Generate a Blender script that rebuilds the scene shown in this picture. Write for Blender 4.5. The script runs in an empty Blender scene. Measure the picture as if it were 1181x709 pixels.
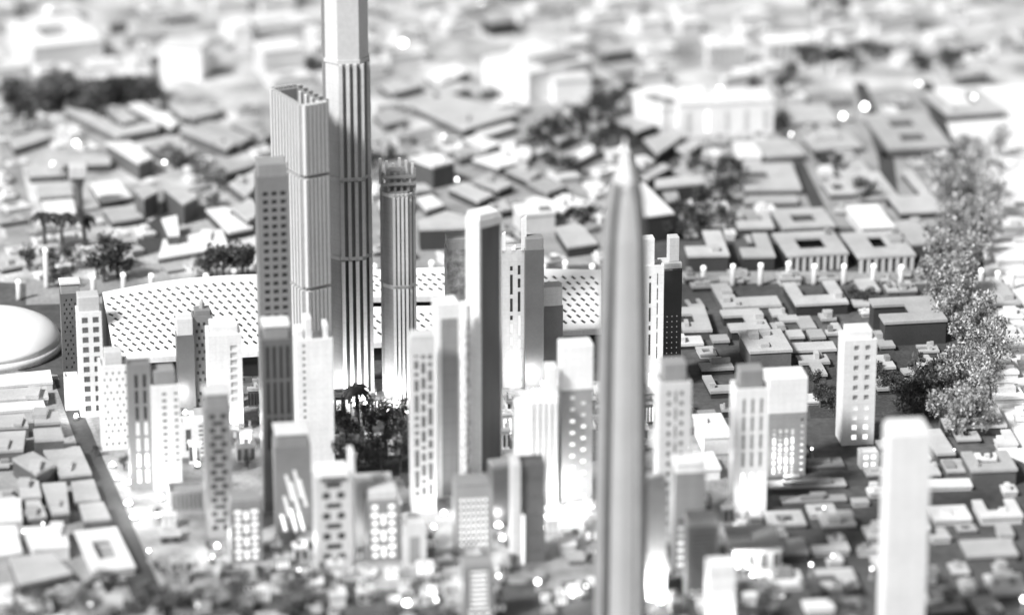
import bpy, bmesh, math, random
from mathutils import Vector, Matrix
R = math.radians
rnd = random.Random(11)
scene = bpy.context.scene
C = scene.collection

# ------------------------------------------------------------------ camera geometry
F_PX, PITCH, DIST = 4500.0, R(20), 45.0
CAM = Vector((0, -DIST * math.cos(PITCH), DIST * math.sin(PITCH)))
FW = Vector((0, math.cos(PITCH), -math.sin(PITCH)))
UP = Vector((0, math.sin(PITCH), math.cos(PITCH)))
def G(px, py, z=0.0):
    d = FW + Vector((1, 0, 0)) * ((px - 590.5) / F_PX) + UP * ((354.5 - py) / F_PX)
    t = (z - CAM.z) / d.z
    return CAM + d * t
def proj(p):
    v = Vector(p) - CAM
    zc = v.dot(FW)
    return 590.5 + F_PX * v.x / zc, 354.5 - F_PX * v.dot(UP) / zc
def scale_at(p):
    return F_PX / (Vector(p) - CAM).dot(FW)
def height_for(p, ytop):
    d = Vector((p[0], p[1], 0)) - CAM
    k = 354.5 - ytop
    return (k * d.dot(FW) - F_PX * d.dot(UP)) / (F_PX * UP.z - k * FW.z)

# ------------------------------------------------------------------ materials
def mat(name, base, rough=0.6, var=0.1, scale=4.0, objvar=0.0, emit=0.0, bump=0.0, fine=0.05, joint=0.0):
    m = bpy.data.materials.new(name); m.use_nodes = True
    nt = m.node_tree; N = nt.nodes; L = nt.links
    p = N['Principled BSDF']; p.inputs['Roughness'].default_value = rough
    tc = N.new('ShaderNodeTexCoord')
    n1 = N.new('ShaderNodeTexNoise'); n1.inputs['Scale'].default_value = scale; n1.inputs['Detail'].default_value = 6
    n2 = N.new('ShaderNodeTexNoise'); n2.inputs['Scale'].default_value = scale * 14; n2.inputs['Detail'].default_value = 2
    L.new(tc.outputs['Object'], n1.inputs['Vector']); L.new(tc.outputs['Object'], n2.inputs['Vector'])
    m1 = N.new('ShaderNodeMapRange'); m1.inputs['From Min'].default_value = .3; m1.inputs['From Max'].default_value = .7
    m1.inputs['To Min'].default_value = 1 - var; m1.inputs['To Max'].default_value = 1 + var
    L.new(n1.outputs['Fac'], m1.inputs['Value'])
    m2 = N.new('ShaderNodeMapRange'); m2.inputs['From Min'].default_value = .3; m2.inputs['From Max'].default_value = .7
    m2.inputs['To Min'].default_value = 1 - fine; m2.inputs['To Max'].default_value = 1 + fine
    L.new(n2.outputs['Fac'], m2.inputs['Value'])
    mu = N.new('ShaderNodeMath'); mu.operation = 'MULTIPLY'
    L.new(m1.outputs[0], mu.inputs[0]); L.new(m2.outputs[0], mu.inputs[1])
    out = mu
    if objvar:
        oi = N.new('ShaderNodeObjectInfo')
        m3 = N.new('ShaderNodeMapRange'); m3.inputs['To Min'].default_value = 1 - objvar; m3.inputs['To Max'].default_value = 1 + objvar
        L.new(oi.outputs['Random'], m3.inputs['Value'])
        mm = N.new('ShaderNodeMath'); mm.operation = 'MULTIPLY'
        L.new(mu.outputs[0], mm.inputs[0]); L.new(m3.outputs[0], mm.inputs[1]); out = mm
    if joint:
        sx = N.new('ShaderNodeSeparateXYZ'); L.new(tc.outputs['Object'], sx.inputs[0])
        a = N.new('ShaderNodeMath'); a.operation = 'MULTIPLY'; a.inputs[1].default_value = 11; L.new(sx.outputs['Z'], a.inputs[0])
        b = N.new('ShaderNodeMath'); b.operation = 'FRACT'; L.new(a.outputs[0], b.inputs[0])
        c = N.new('ShaderNodeMath'); c.operation = 'LESS_THAN'; c.inputs[1].default_value = .09; L.new(b.outputs[0], c.inputs[0])
        mp = N.new('ShaderNodeMapping'); mp.inputs['Scale'].default_value = (30, 30, 1.2); L.new(tc.outputs['Object'], mp.inputs[0])
        st = N.new('ShaderNodeTexNoise'); st.inputs['Scale'].default_value = 1; st.inputs['Detail'].default_value = 3; L.new(mp.outputs[0], st.inputs['Vector'])
        ms = N.new('ShaderNodeMapRange'); ms.inputs['From Min'].default_value = .35; ms.inputs['From Max'].default_value = .65
        ms.inputs['To Min'].default_value = 1-joint*.6; ms.inputs['To Max'].default_value = 1.03; L.new(st.outputs['Fac'], ms.inputs['Value'])
        e = N.new('ShaderNodeMath'); e.operation = 'MULTIPLY_ADD'; e.inputs[1].default_value = -joint; e.inputs[2].default_value = 1; L.new(c.outputs[0], e.inputs[0])
        f = N.new('ShaderNodeMath'); f.operation = 'MULTIPLY'; L.new(e.outputs[0], f.inputs[0]); L.new(ms.outputs[0], f.inputs[1])
        g = N.new('ShaderNodeMath'); g.operation = 'MULTIPLY'; L.new(f.outputs[0], g.inputs[0]); L.new(out.outputs[0], g.inputs[1]); out = g
    fi = N.new('ShaderNodeMath'); fi.operation = 'MULTIPLY'; fi.inputs[1].default_value = base; fi.use_clamp = True
    L.new(out.outputs[0], fi.inputs[0])
    L.new(fi.outputs[0], p.inputs['Base Color'])
    if bump:
        b = N.new('ShaderNodeBump'); b.inputs['Strength'].default_value = bump; b.inputs['Distance'].default_value = .01
        L.new(n2.outputs['Fac'], b.inputs['Height']); L.new(b.outputs[0], p.inputs['Normal'])
    if emit:
        p.inputs['Emission Color'].default_value = (1, 1, 1, 1); p.inputs['Emission Strength'].default_value = emit
    return m
def leafmat(name, lo, hi, bias=0.5):
    m = bpy.data.materials.new(name); m.use_nodes = True
    N = m.node_tree.nodes; L = m.node_tree.links
    p = N['Principled BSDF']; p.inputs['Roughness'].default_value = .6
    g = N.new('ShaderNodeNewGeometry'); r = N.new('ShaderNodeValToRGB')
    r.color_ramp.elements[0].color = (lo, lo, lo, 1); r.color_ramp.elements[1].color = (hi, hi, hi, 1)
    r.color_ramp.elements[0].position = bias
    L.new(g.outputs['Random Per Island'], r.inputs['Fac']); L.new(r.outputs[0], p.inputs['Base Color'])
    return m
M = dict(
    white=mat('white_plastic', .80, .45, .06, 3, .06, joint=.07),
    pale=mat('pale_grey_plastic', .58, .5, .08, 3, .08, joint=.07),
    mid=mat('mid_grey_plastic', .27, .5, .1, 3, .1, joint=.1),
    grey=mat('steel_grey_plastic', .22, .45, .1, 3, .08),
    dark=mat('dark_grey_plastic', .12, .35, .15, 3, .1),
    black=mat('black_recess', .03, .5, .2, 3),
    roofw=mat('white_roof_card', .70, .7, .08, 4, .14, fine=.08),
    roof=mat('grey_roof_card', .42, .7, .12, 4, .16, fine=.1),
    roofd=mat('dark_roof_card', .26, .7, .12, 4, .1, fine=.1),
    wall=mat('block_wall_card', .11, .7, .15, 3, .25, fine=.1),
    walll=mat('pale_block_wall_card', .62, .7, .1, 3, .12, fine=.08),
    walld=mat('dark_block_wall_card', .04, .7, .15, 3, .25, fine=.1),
    flat=mat('smooth_pale_plastic', .6, .5, .04, 2),
    panel=mat('satin_grey_panel', .5, .4, .05, 2),
    rib=mat('white_rib_plastic', .8, .45, .04, 3),
    speck=mat('speckled_grey_cladding', .24, .5, .5, 14, 0, fine=.3),
    rough=mat('rough_white_cladding', .70, .6, .35, 20, 0, fine=.3, bump=.6),
    ground=mat('model_base_board', .075, .85, .5, .8, fine=.25),
    road=mat('road_grey', .05, .8, .2, 1.5, fine=.2),
    pave=mat('paving_grey', .28, .8, .25, 2, fine=.2),
    edge=mat('white_edge_fade', .72, .7, .12, 1.1, fine=.1),  # ground whitened to paint in the fade toward the right edge
    farp=mat('pale_terrain', .40, .8, .65, 1.4, fine=.25),
    plaza=mat('pale_plaza', .26, .7, .6, 2.2, fine=.2),
    soil=mat('dark_park_ground', .05, .9, .4, 2.5, fine=.4),
    perf=mat('white_perforated_skin', .90, .4, .02, 3, fine=.01),
    glass=mat('dark_window_glass', .05, .25, .2, 3),
    glassm=mat('grey_window_glass', .16, .3, .2, 3),
    dim=mat('dim_lit_window', .4, .3, .05, 3, emit=.42),
    lit=mat('lit_window', .8, .3, .05, 3, emit=.85),
    bulb=mat('lamp_globe_glow', .9, .3, .01, 3, emit=6.0),
    cap=mat('lamp_cap_glow', .9, .3, .01, 3, emit=.6),
    metal=mat('lamp_post_metal', .35, .4, .1, 3),
    bark=mat('tree_bark', .09, .9, .3, 8),
    leafd=leafmat('dark_foliage', .022, .11, .45),
    leafm=leafmat('mid_foliage', .05, .30, .5),
    leafl=leafmat('pale_foliage', .15, .7, .3),
)

# ------------------------------------------------------------------ object helpers
def link(o, parent=None):
    C.objects.link(o)
    if parent is not None: o.parent = parent
    return o
def obj(name, bm, m, parent=None, smooth=False):
    me = bpy.data.meshes.new(name)
    bmesh.ops.recalc_face_normals(bm, faces=bm.faces[:])
    bm.to_mesh(me); bm.free()
    for k in (m if isinstance(m, (list, tuple)) else [m]): me.materials.append(k)
    if smooth:
        for p in me.polygons: p.use_smooth = True
    return link(bpy.data.objects.new(name, me), parent)
def tag(o, label, cat, group=None):
    o['label'] = label; o['category'] = cat
    if group: o['group'] = group
    return o
def thing(name, loc, rot, label, cat, group=None):
    o = bpy.data.objects.new(name, None); C.objects.link(o)
    o.empty_display_size = .1
    o.location = loc; o.rotation_euler = (0, 0, rot)
    return tag(o, label, cat, group)
def box(bm, x0, x1, y0, y1, z0, z1):
    v = [bm.verts.new(p) for p in ((x0,y0,z0),(x1,y0,z0),(x1,y1,z0),(x0,y1,z0),(x0,y0,z1),(x1,y0,z1),(x1,y1,z1),(x0,y1,z1))]
    for f in ((0,3,2,1),(4,5,6,7),(0,1,5,4),(1,2,6,5),(2,3,7,6),(3,0,4,7)):
        bm.faces.new([v[i] for i in f])
def boxobj(name, m, parent, *a, bevel=0.0):
    bm = bmesh.new(); box(bm, *a)
    if bevel: bmesh.ops.bevel(bm, geom=bm.edges[:], offset=bevel, segments=1, affect='EDGES')
    return obj(name, bm, m, parent)
def prism(bm, pts, z0, z1, bottom=True):
    a = [bm.verts.new((p[0], p[1], z0)) for p in pts]; b = [bm.verts.new((p[0], p[1], z1)) for p in pts]
    n = len(pts)
    for i in range(n): bm.faces.new((a[i], a[(i+1) % n], b[(i+1) % n], b[i]))
    bm.faces.new(b)
    if bottom: bm.faces.new(a[::-1])
def lathe(bm, prof, n=16, cx=0, cy=0):
    rings = []
    for r, z in prof:
        rings.append([bm.verts.new((cx + r*math.cos(2*math.pi*i/n), cy + r*math.sin(2*math.pi*i/n), z)) for i in range(n)])
    for a, b in zip(rings, rings[1:]):
        for i in range(n): bm.faces.new((a[i], a[(i+1) % n], b[(i+1) % n], b[i]))
    bm.faces.new(rings[0][::-1]); bm.faces.new(rings[-1])
def sheet(name, pix, m, z):
    bm = bmesh.new()
    bm.faces.new([bm.verts.new(tuple(G(x, y, 0))[:2] + (z,)) for x, y in pix])
    o = obj(name, bm, m); o['kind'] = 'structure'; return o

# footprints already taken (convex quads on the ground)
FOOT = []
def overlaps(q, pad=0.0):
    for o in FOOT:
        sep = False
        for P, Q in ((q, o), (o, q)):
            n = len(P)
            for i in range(n):
                ex, ey = P[(i+1) % n][0]-P[i][0], P[(i+1) % n][1]-P[i][1]
                l = math.hypot(ex, ey) or 1
                nx, ny = ey/l, -ex/l
                a = [p[0]*nx+p[1]*ny for p in P]; b = [p[0]*nx+p[1]*ny for p in Q]
                if max(a)+pad < min(b) or max(b)+pad < min(a): sep = True; break
            if sep: break
        if not sep: return True
    return False
def hull(pts):
    pts = sorted(set((round(p[0], 4), round(p[1], 4)) for p in pts))
    def half(ps):
        h = []
        for p in ps:
            while len(h) > 1 and (h[-1][0]-h[-2][0])*(p[1]-h[-2][1])-(h[-1][1]-h[-2][1])*(p[0]-h[-2][0]) <= 0: h.pop()
            h.append(p)
        return h
    a, b = half(pts), half(pts[::-1])
    return a[:-1]+b[:-1]
def foot_rect(c, w, d, rot):
    co, si = math.cos(rot), math.sin(rot)
    return [(c[0]+x*co-y*si, c[1]+x*si+y*co) for x, y in ((-w/2,-d/2),(w/2,-d/2),(w/2,d/2),(-w/2,d/2))]

# ------------------------------------------------------------------ towers
PANE = {}
def pane_mesh(key):
    if key not in PANE:
        bm = bmesh.new(); box(bm, -.5, .5, -.002, .002, -.5, .5)
        me = bpy.data.meshes.new('window'); bm.to_mesh(me); bm.free(); me.materials.append(M[key]); PANE[key] = me
    return PANE[key]
def wall(bm, o, u, n, w, h, rects, dep):
    """wall sheet from o along u (unit) and +z, outward normal n, with recessed rects (u0,u1,z0,z1)"""
    us = sorted({0, round(w, 5)} | {round(k, 5) for r in rects for k in r[:2]})
    vs = sorted({0, round(h, 5)} | {round(k, 5) for r in rects for k in r[2:4]})
    def inside(a, b):
        return any(r[0] < a < r[1] and r[2] < b < r[3] for r in rects)
    cells = [[inside((us[i]+us[i+1])/2, (vs[j]+vs[j+1])/2) for j in range(len(vs)-1)] for i in range(len(us)-1)]
    cache = {}
    def V(i, j, k):
        if (i, j, k) not in cache:
            p = Vector(o) + Vector(u)*us[i] + Vector((0, 0, vs[j])) - Vector(n)*(dep if k else 0)
            cache[(i, j, k)] = bm.verts.new(p)
        return cache[(i, j, k)]
    for i in range(len(us)-1):
        for j in range(len(vs)-1):
            k = cells[i][j]
            bm.faces.new((V(i,j,k), V(i+1,j,k), V(i+1,j+1,k), V(i,j+1,k)))
            if i+1 < len(us)-1 and cells[i+1][j] != k:
                bm.faces.new((V(i+1,j,0), V(i+1,j,1), V(i+1,j+1,1), V(i+1,j+1,0)))
            if j+1 < len(vs)-1 and cells[i][j+1] != k:
                bm.faces.new((V(i,j+1,0), V(i,j+1,1), V(i+1,j+1,1), V(i+1,j+1,0)))
def grid(c, r, fw=.5, fh=.5, u0=.08, u1=.92, v0=.05, v1=.95):
    out = []
    for i in range(c):
        for j in range(r):
            cu, cv = u0+(u1-u0)*(i+.5)/c, v0+(v1-v0)*(j+.5)/r
            a, b = (u1-u0)/c*fw/2, (v1-v0)/r*fh/2
            out.append((cu-a, cu+a, cv-b, cv+b))
    return out
def stagger(c, r, fw=.34, fh=.5, u0=.1, u1=.9, v0=.04, v1=.95, seed=0):
    q = random.Random(seed); out = []
    for j in range(r):
        for i in range(c):
            if q.random() < .12: continue
            s = .25 if j % 2 else -.25
            cu = u0+(u1-u0)*(i+.5+s*.8)/c; cv = v0+(v1-v0)*(j+.5)/r
            a, b = (u1-u0)/c*fw/2, (v1-v0)/r*fh/2
            out.append((cu-a, cu+a, cv-b, cv+b))
    return out
def slits(c, r, fw=.4, u0=.15, u1=.85, v0=.05, v1=.95, seed=0):
    q = random.Random(seed); out = []
    for i in range(c):
        v = v0 + q.random()*.02
        while v < v1 - .01:
            l = (v1-v0)/r*q.choice((.35, .7, 1.0, 1.5))
            cu = u0+(u1-u0)*(i+.5)/c; a = (u1-u0)/c*fw/2
            out.append((cu-a, cu+a, v, min(v+l, v1)))
            v += l+(v1-v0)/r*.28
    return out
def plus(r, u0=.12, u1=.88, v0=.04, v1=.95):
    out = []
    for j in range(r):
        cv = v0+(v1-v0)*(j+.5)/r; b = (v1-v0)/r*.3
        for k in (0, 1):
            cu = u0+(u1-u0)*(.16 if k == 0 else .84); a = (u1-u0)*(.15 if j % 2 else .11)
            out.append((cu-a, cu+a, cv-b, cv+b))
        if j % 2 == 0 and j+1 < r:
            out.append(((u0+u1)/2-(u1-u0)*.09, (u0+u1)/2+(u1-u0)*.09, cv-b*.9, cv+(v1-v0)/r+b*.4))
    return out
def faces_pattern(r, v0=.06, v1=.96):
    out = []
    for j in range(r):
        cv = v0+(v1-v0)*(j+.5)/r; b = (v1-v0)/r*.34
        if j % 2 == 0: out += [(.18, .40, cv-b, cv+b), (.60, .82, cv-b, cv+b)]
        else: out += [(.28, .72, cv-b*.8, cv+b*.8)]
    return out
LAND = []      # (phrase, px, py) landmarks for the labels of small blocks
def tower(label, x0, x1, yt, yb, m='white', rot=10, ratio=.9, rects=(), side=(), cap=None, capm=None, lit=0, dim=.12,
          glass='glass', name='model_tower', cat='tower', ground=True, crown='parapet', group='model towers of the central district'):
    s = scale_at(G((x0+x1)/2, yb)); W = (x1-x0)/s; th = R(rot)
    w = W/(math.cos(th)+ratio*abs(math.sin(th))); d = ratio*w
    low = max(abs(math.sin(th))*w, 0)/2*0
    p = G((x0+x1)/2, yb); c = Vector((p.x, p.y + (abs(math.sin(th))*w+math.cos(th)*d)/2, 0))
    # height measured at the front face
    h = height_for((c.x, c.y+math.cos(th)*d*.42), yt)
    t = thing(name, c, th, label, cat, group)
    FOOT.append(foot_rect(c, w, d, th))
    hb = h
    if cap: hb = h - cap[1]/(s*.94)
    fr = [(a*w, b*w, e*hb, f*hb) for a, b, e, f in rects]
    sr = [(a*d, b*d, e*hb, f*hb) for a, b, e, f in side]
    bm = bmesh.new(); dep = min(.05*w, .03)
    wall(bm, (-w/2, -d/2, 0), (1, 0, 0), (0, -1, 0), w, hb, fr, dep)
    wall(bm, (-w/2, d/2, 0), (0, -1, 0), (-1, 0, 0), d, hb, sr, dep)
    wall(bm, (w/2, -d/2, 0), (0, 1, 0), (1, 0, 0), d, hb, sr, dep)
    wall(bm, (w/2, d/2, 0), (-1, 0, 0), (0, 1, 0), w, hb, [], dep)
    # parapet roof
    k = min(.07*w, .03); q = [(-w/2,-d/2),(w/2,-d/2),(w/2,d/2),(-w/2,d/2)]; qi = [(-w/2+k,-d/2+k),(w/2-k,-d/2+k),(w/2-k,d/2-k),(-w/2+k,d/2-k)]
    A = [bm.verts.new((x, y, hb)) for x, y in q]; B = [bm.verts.new((x, y, hb)) for x, y in qi]; D = [bm.verts.new((x, y, hb-.03)) for x, y in qi]
    for i in range(4):
        j = (i+1) % 4
        bm.faces.new((A[i], A[j], B[j], B[i])); bm.faces.new((B[i], B[j], D[j], D[i]))
    bm.faces.new(D)
    bmesh.ops.remove_doubles(bm, verts=bm.verts[:], dist=1e-4)
    obj('facade', bm, M[m], t)
    if cap:
        ins = cap[0]
        rb = boxobj('roof_block', M[capm or m], t, -w*(.5-ins), w*(.5-ins), -d*(.5-ins), d*(.5-ins), hb-.028, h, bevel=.006)
        if len(cap) > 2:
            boxobj('roof_slab', M[cap[2]], rb, -w*(.5-ins)-.012, w*(.5-ins)+.012, -d*(.5-ins)-.012, d*(.5-ins)+.012, h+.001, h+.03, bevel=.006)
    n = 0
    for lst, kind in ((fr, 0), (sr, 1), (sr, 2)):
        for a, b, e, f in sorted(lst, key=lambda r: r[2]):
            cz = (e+f)/2/hb
            key = 'lit' if cz < lit else 'dim' if cz < lit+dim and lit else glass
            if n >= 100 and kind: break
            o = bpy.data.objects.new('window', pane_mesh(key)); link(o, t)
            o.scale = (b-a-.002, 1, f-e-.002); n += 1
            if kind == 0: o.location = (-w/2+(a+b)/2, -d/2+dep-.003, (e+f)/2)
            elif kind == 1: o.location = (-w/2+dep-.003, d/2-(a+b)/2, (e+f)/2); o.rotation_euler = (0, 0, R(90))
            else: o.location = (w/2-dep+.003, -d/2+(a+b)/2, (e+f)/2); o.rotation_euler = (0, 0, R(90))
    return t, w, d, h, hb

# ------------------------------------------------------------------ low blocks
SHAPES = {
    'bar': (['1'], [1], [1]),
    'ring': (['111', '101', '111'], [.28, .44, .28], [.28, .44, .28]),
    'smallring': (['111', '101', '111'], [.38, .26, .36], [.2, .44, .36]),
    'L': (['01', '11'], [.55, .45], [.62, .38]),         # rows listed back to front
    'L2': (['10', '11'], [.3, .7], [.62, .38]),
    'U': (['101', '111'], [.24, .52, .24], [.62, .38]),
    'C': (['11', '01', '11'], [.5, .5], [.3, .35, .35]),
    'T': (['111', '010'], [.3, .4, .3], [.4, .6]),
    'E': (['111', '101', '111', '101', '111'], [.3, .4, .3], [.2, .2, .2, .2, .2]),
}
SHAPEWORD = {'bar': 'bar-shaped', 'ring': 'courtyard', 'smallring': 'small-courtyard', 'L': 'L-shaped', 'L2': 'L-shaped', 'U': 'U-shaped',
             'C': 'C-shaped', 'T': 'T-shaped', 'E': 'double-courtyard', 'poly': 'slab-like'}
def cells_mesh(shape, w, d, z0, z1, grow=0.0):
    rows, cw, rd = SHAPES[shape]; rows = rows[::-1]; rd = rd[::-1]
    xs = [-w/2]
    for c in cw: xs.append(xs[-1]+c*w)
    ys = [-d/2]
    for r in rd: ys.append(ys[-1]+r*d)
    occ = lambda i, j: 0 <= i < len(cw) and 0 <= j < len(rd) and rows[j][i] == '1'
    def px(i, j):  # grow outward at corners
        sx = sum((1 if occ(i-1, jj) else 0) - (1 if occ(i, jj) else 0) for jj in (j-1, j))
        sy = sum((1 if occ(ii, j-1) else 0) - (1 if occ(ii, j) else 0) for ii in (i-1, i))
        sg = lambda v: (v > 0)-(v < 0)
        return xs[i]+grow*sg(sx), ys[j]+grow*sg(sy)
    bm = bmesh.new(); cache = {}
    def V(i, j, z):
        if (i, j, z) not in cache: cache[(i, j, z)] = bm.verts.new(px(i, j)+(z,))
        return cache[(i, j, z)]
    for i in range(len(cw)):
        for j in range(len(rd)):
            if not occ(i, j): continue
            bm.faces.new([V(i,j,z1), V(i+1,j,z1), V(i+1,j+1,z1), V(i,j+1,z1)])
            bm.faces.new([V(i,j,z0), V(i,j+1,z0), V(i+1,j+1,z0), V(i+1,j,z0)])
            for (a, b, ni, nj) in (((i,j),(i+1,j),i,j-1), ((i+1,j),(i+1,j+1),i+1,j), ((i+1,j+1),(i,j+1),i,j+1), ((i,j+1),(i,j),i-1,j)):
                if not occ(ni, nj): bm.faces.new([V(*a, z0), V(*b, z0), V(*b, z1), V(*a, z1)])
    return bm
BLOCKS = []
TONE = {'roofw': 'white', 'roof': 'grey', 'roofd': 'dark'}
def block(rx, ry, w, d, h, shape='bar', rot=10, roof='roof', wm='wall', label=None, piers=0, boxes=0, name='low_block', check=False, pad=0.02, lits=0, litkey='hall'):
    p = G(rx, ry+h); s = scale_at(p)
    W, D, H = w/s, d/(s*.345), h/(s*.94)
    th = R(rot)
    fr = foot_rect(p, W, D, th)
    if check and overlaps(fr, pad): return None
    FOOT.append(fr)
    name = {'ring': 'courtyard_block', 'smallring': 'courtyard_block', 'E': 'courtyard_block', 'bar': 'bar_block'}.get(shape, 'winged_block')
    t = thing(name, (p.x, p.y, 0), th, label or '', 'building', {'courtyard_block': 'courtyard blocks', 'bar_block': 'plain bar blocks'}.get(name, 'winged blocks')+' of the model city')
    if H > .07:
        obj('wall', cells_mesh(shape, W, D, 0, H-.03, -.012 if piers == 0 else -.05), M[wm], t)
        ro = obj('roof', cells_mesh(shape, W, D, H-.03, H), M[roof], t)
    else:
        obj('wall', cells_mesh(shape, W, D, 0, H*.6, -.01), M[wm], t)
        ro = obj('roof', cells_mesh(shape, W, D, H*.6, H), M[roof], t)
    for i in range(piers):
        x = -W/2+W*(i+.5)/piers
        boxobj('pier', M['pale'], t, x-W/piers*.22, x+W/piers*.22, -D/2+.004, -D/2+.044, 0, H-.031)
    q = random.Random(int(rx*7+ry*13))
    rows, cw, rd = SHAPES[shape]; rr = rows[::-1]; rv = rd[::-1]
    if not boxes and q.random() < .75:
        for k in range(q.choice((1, 1, 2, 3))):
            j = q.randrange(len(rr)); i = q.randrange(len(cw))
            if rr[j][i] != '1': continue
            x0 = -W/2+sum(cw[:i])*W; x1 = x0+cw[i]*W; y0 = -D/2+sum(rv[:j])*D; y1 = y0+rv[j]*D
            a = (x1-x0)*q.uniform(.1, .3); b = (y1-y0)*q.uniform(.1, .28)
            x = q.uniform(x0+a*1.1, x1-a*1.1); y = q.uniform(y0+b*1.1, y1-b*1.1)
            boxobj('roof_box', M[q.choice([roof, roof, roof, 'roofd'])], ro, x-a, x+a, y-b, y+b, H+.001+.0007*k, H+q.uniform(.025, .07))
    if boxes and shape == 'bar':
        spots = [(-.25, .15), (.22, -.12), (.05, .28), (-.1, -.25)]
        q.shuffle(spots)
        for i in range(min(boxes, 4)):
            x, y = spots[i][0]*W, spots[i][1]*D; a = W*q.uniform(.08, .13); b = D*q.uniform(.06, .11)
            boxobj('roof_box', M[roof], ro, x-a, x+a, y-b, y+b, H+.001, H+q.uniform(.03, .07))
    for i in range(lits):
        x = -W/2+W*(i+.5)/lits
        o = bpy.data.objects.new('window', pane_mesh(litkey if i != 1 or litkey != 'hall' else 'lit') if litkey != 'hall' else pane_mesh('lit' if i == 1 else 'pale')); link(o, t)
        o.scale = (W/lits*(.5 if litkey != 'hall' else .2), 1, H*.6); o.location = (x, -D/2+.006, H*.45)
    BLOCKS.append((t, label, shape, roof, rx, ry+h*.3, w))
    return t
def poly(pts, h, roof='roof', wm='wall', label=None, name='slab_block', boxes=0):
    P = [G(x, y, h) for x, y in pts]
    c = sum(P, Vector())/len(P)
    t = thing(name, (c.x, c.y, 0), 0, label or '', 'building', 'flat slab blocks of the model city')
    L = [(p.x-c.x, p.y-c.y) for p in P]
    ins = [(x*.98, y*.98) for x, y in L]
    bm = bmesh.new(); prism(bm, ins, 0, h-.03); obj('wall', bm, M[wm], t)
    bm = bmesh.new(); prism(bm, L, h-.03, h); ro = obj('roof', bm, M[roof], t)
    for k in range(boxes):
        i = rnd.randrange(len(L)); f = .45
        x, y = L[i][0]*f, L[i][1]*f; a = rnd.uniform(.04, .08); b = rnd.uniform(.06, .15)
        if k == 0: boxobj('roof_box', M[roof], ro, x-a, x+a, y-b, y+b, h+.001, h+rnd.uniform(.03, .06))
    FOOT.append(hull([(p.x, p.y) for p in P]))
    cx = sum(p[0] for p in pts)/len(pts); cy = sum(p[1] for p in pts)/len(pts)
    BLOCKS.append((t, label, 'poly', roof, cx, cy, max(p[0] for p in pts)-min(p[0] for p in pts)))
    return t

# ------------------------------------------------------------------ the setting
bm = bmesh.new(); v = [bm.verts.new(p) for p in ((-90,-60,0),(90,-60,0),(90,160,0),(-90,160,0))]; bm.faces.new(v)
o = obj('ground', bm, M['ground']); o['kind'] = 'structure'
sheet('road', [(62,438),(79,438),(196,705),(158,705)], M['road'], .004)
sheet('pavement', [(80,438),(84,438),(206,705),(197,705)], M['pave'], .004)
sheet('road', [(984,96),(998,96),(1030,176),(1038,240),(1022,240),(1012,180)], M['road'], .004)
sheet('road', [(898,152),(910,152),(952,240),(975,318),(958,318),(936,240)], M['road'], .004)
sheet('road', [(1062,95),(1075,95),(1100,165),(1088,170)], M['road'], .004)
sheet('road', [(1015,174),(1092,178),(1092,185),(1018,182)], M['road'], .004)
sheet('road', [(0,140),(14,140),(46,290),(14,290),(0,250)], M['pave'], .004)
sheet('road', [(165,262),(215,225),(232,228),(186,290),(150,300)], M['road'], .008)
sheet('boulevard', [(786,313),(1066,314),(1070,328),(784,327)], M['pave'], .006)
sheet('pale_ground', [(-80,-60),(1260,-60),(1240,96),(900,108),(640,118),(430,160),(300,120),(-60,150)], M['farp'], .002)
sheet('pale_ground', [(-60,126),(300,100),(310,312),(120,332),(-60,322)], M['farp'], .0012)
sheet('pale_ground', [(301,100),(430,110),(700,110),(700,305),(311,312)], M['pave'], .0014)
sheet('pale_ground', [(-60,420),(66,432),(185,700),(200,760),(-80,760)], M['pave'], .002)
sheet('pale_ground', [(1126,180),(1240,180),(1240,560),(1150,520)], M['edge'], .0025)  # white sheet that paints the pale fade on the right
sheet('pale_ground', [(20,190),(200,235),(300,230),(300,312),(120,330),(40,300)], M['farp'], .002)
sheet('pale_ground', [(790,97),(1062,97),(1110,262),(784,262)], M['pave'], .0016)
sheet('pale_ground', [(1064,97),(1260,97),(1260,179),(1108,179)], M['edge'], .0018)
sheet('plaza', [(80,446),(300,436),(770,440),(850,520),(900,660),(195,690)], M['plaza'], .003)
sheet('park_ground', [(380,462),(482,458),(490,548),(384,552)], M['soil'], .007)
sheet('park_ground', [(928,436),(1010,400),(1100,398),(1105,472),(1060,480),(935,482)], M['soil'], .005)
sheet('plaza_ring', [(30,322),(330,322),(330,345),(30,352)], M['pave'], .005)

# ------------------------------------------------------------------ towers of the central district
def addland(phrase, x, y): LAND.append((phrase, x, y))
tower('dark slab tower with pale roof slab at the left end, beside the square-windowed white tower', 70, 96, 323, 430, 'dark', 10, .8,
      stagger(3, 16, .3, .55, seed=2), cap=(.03, 10, 'roofw'), capm='mid', glass='black')
tower('white tower with two columns of large square windows, left end of the district', 89, 121, 335, 482, 'white', 10, .9,
      grid(2, 10, .56, .6, .1, .98, .04, .97), cap=(.06, 17), capm='pale', glass='dark')
tower('white tower peppered with tiny scattered windows beside the square-windowed tower', 113, 151, 398, 520, 'white', 10, .9,
      stagger(4, 12, .32, .42, .1, .95, seed=3), cap=(.2, 14), capm='pale', glass='grey')
tower('dark striped tower with two columns of tall windows glowing near its foot', 148, 178, 414, 566, 'grey', 10, .7,
      grid(2, 7, .42, .84, .2, .9, .05, .93), lit=.3, dim=.22, glass='black')
tower('white tower with mixed square and wide windows right of the dark striped tower', 172, 210, 419, 566, 'white', 12, .9,
      grid(1, 11, .5, .42, .3, .62, .25, .95)+grid(1, 11, .5, .4, .74, 1, .25, .95), cap=(.12, 16), capm='mid', glass='dark')
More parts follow.
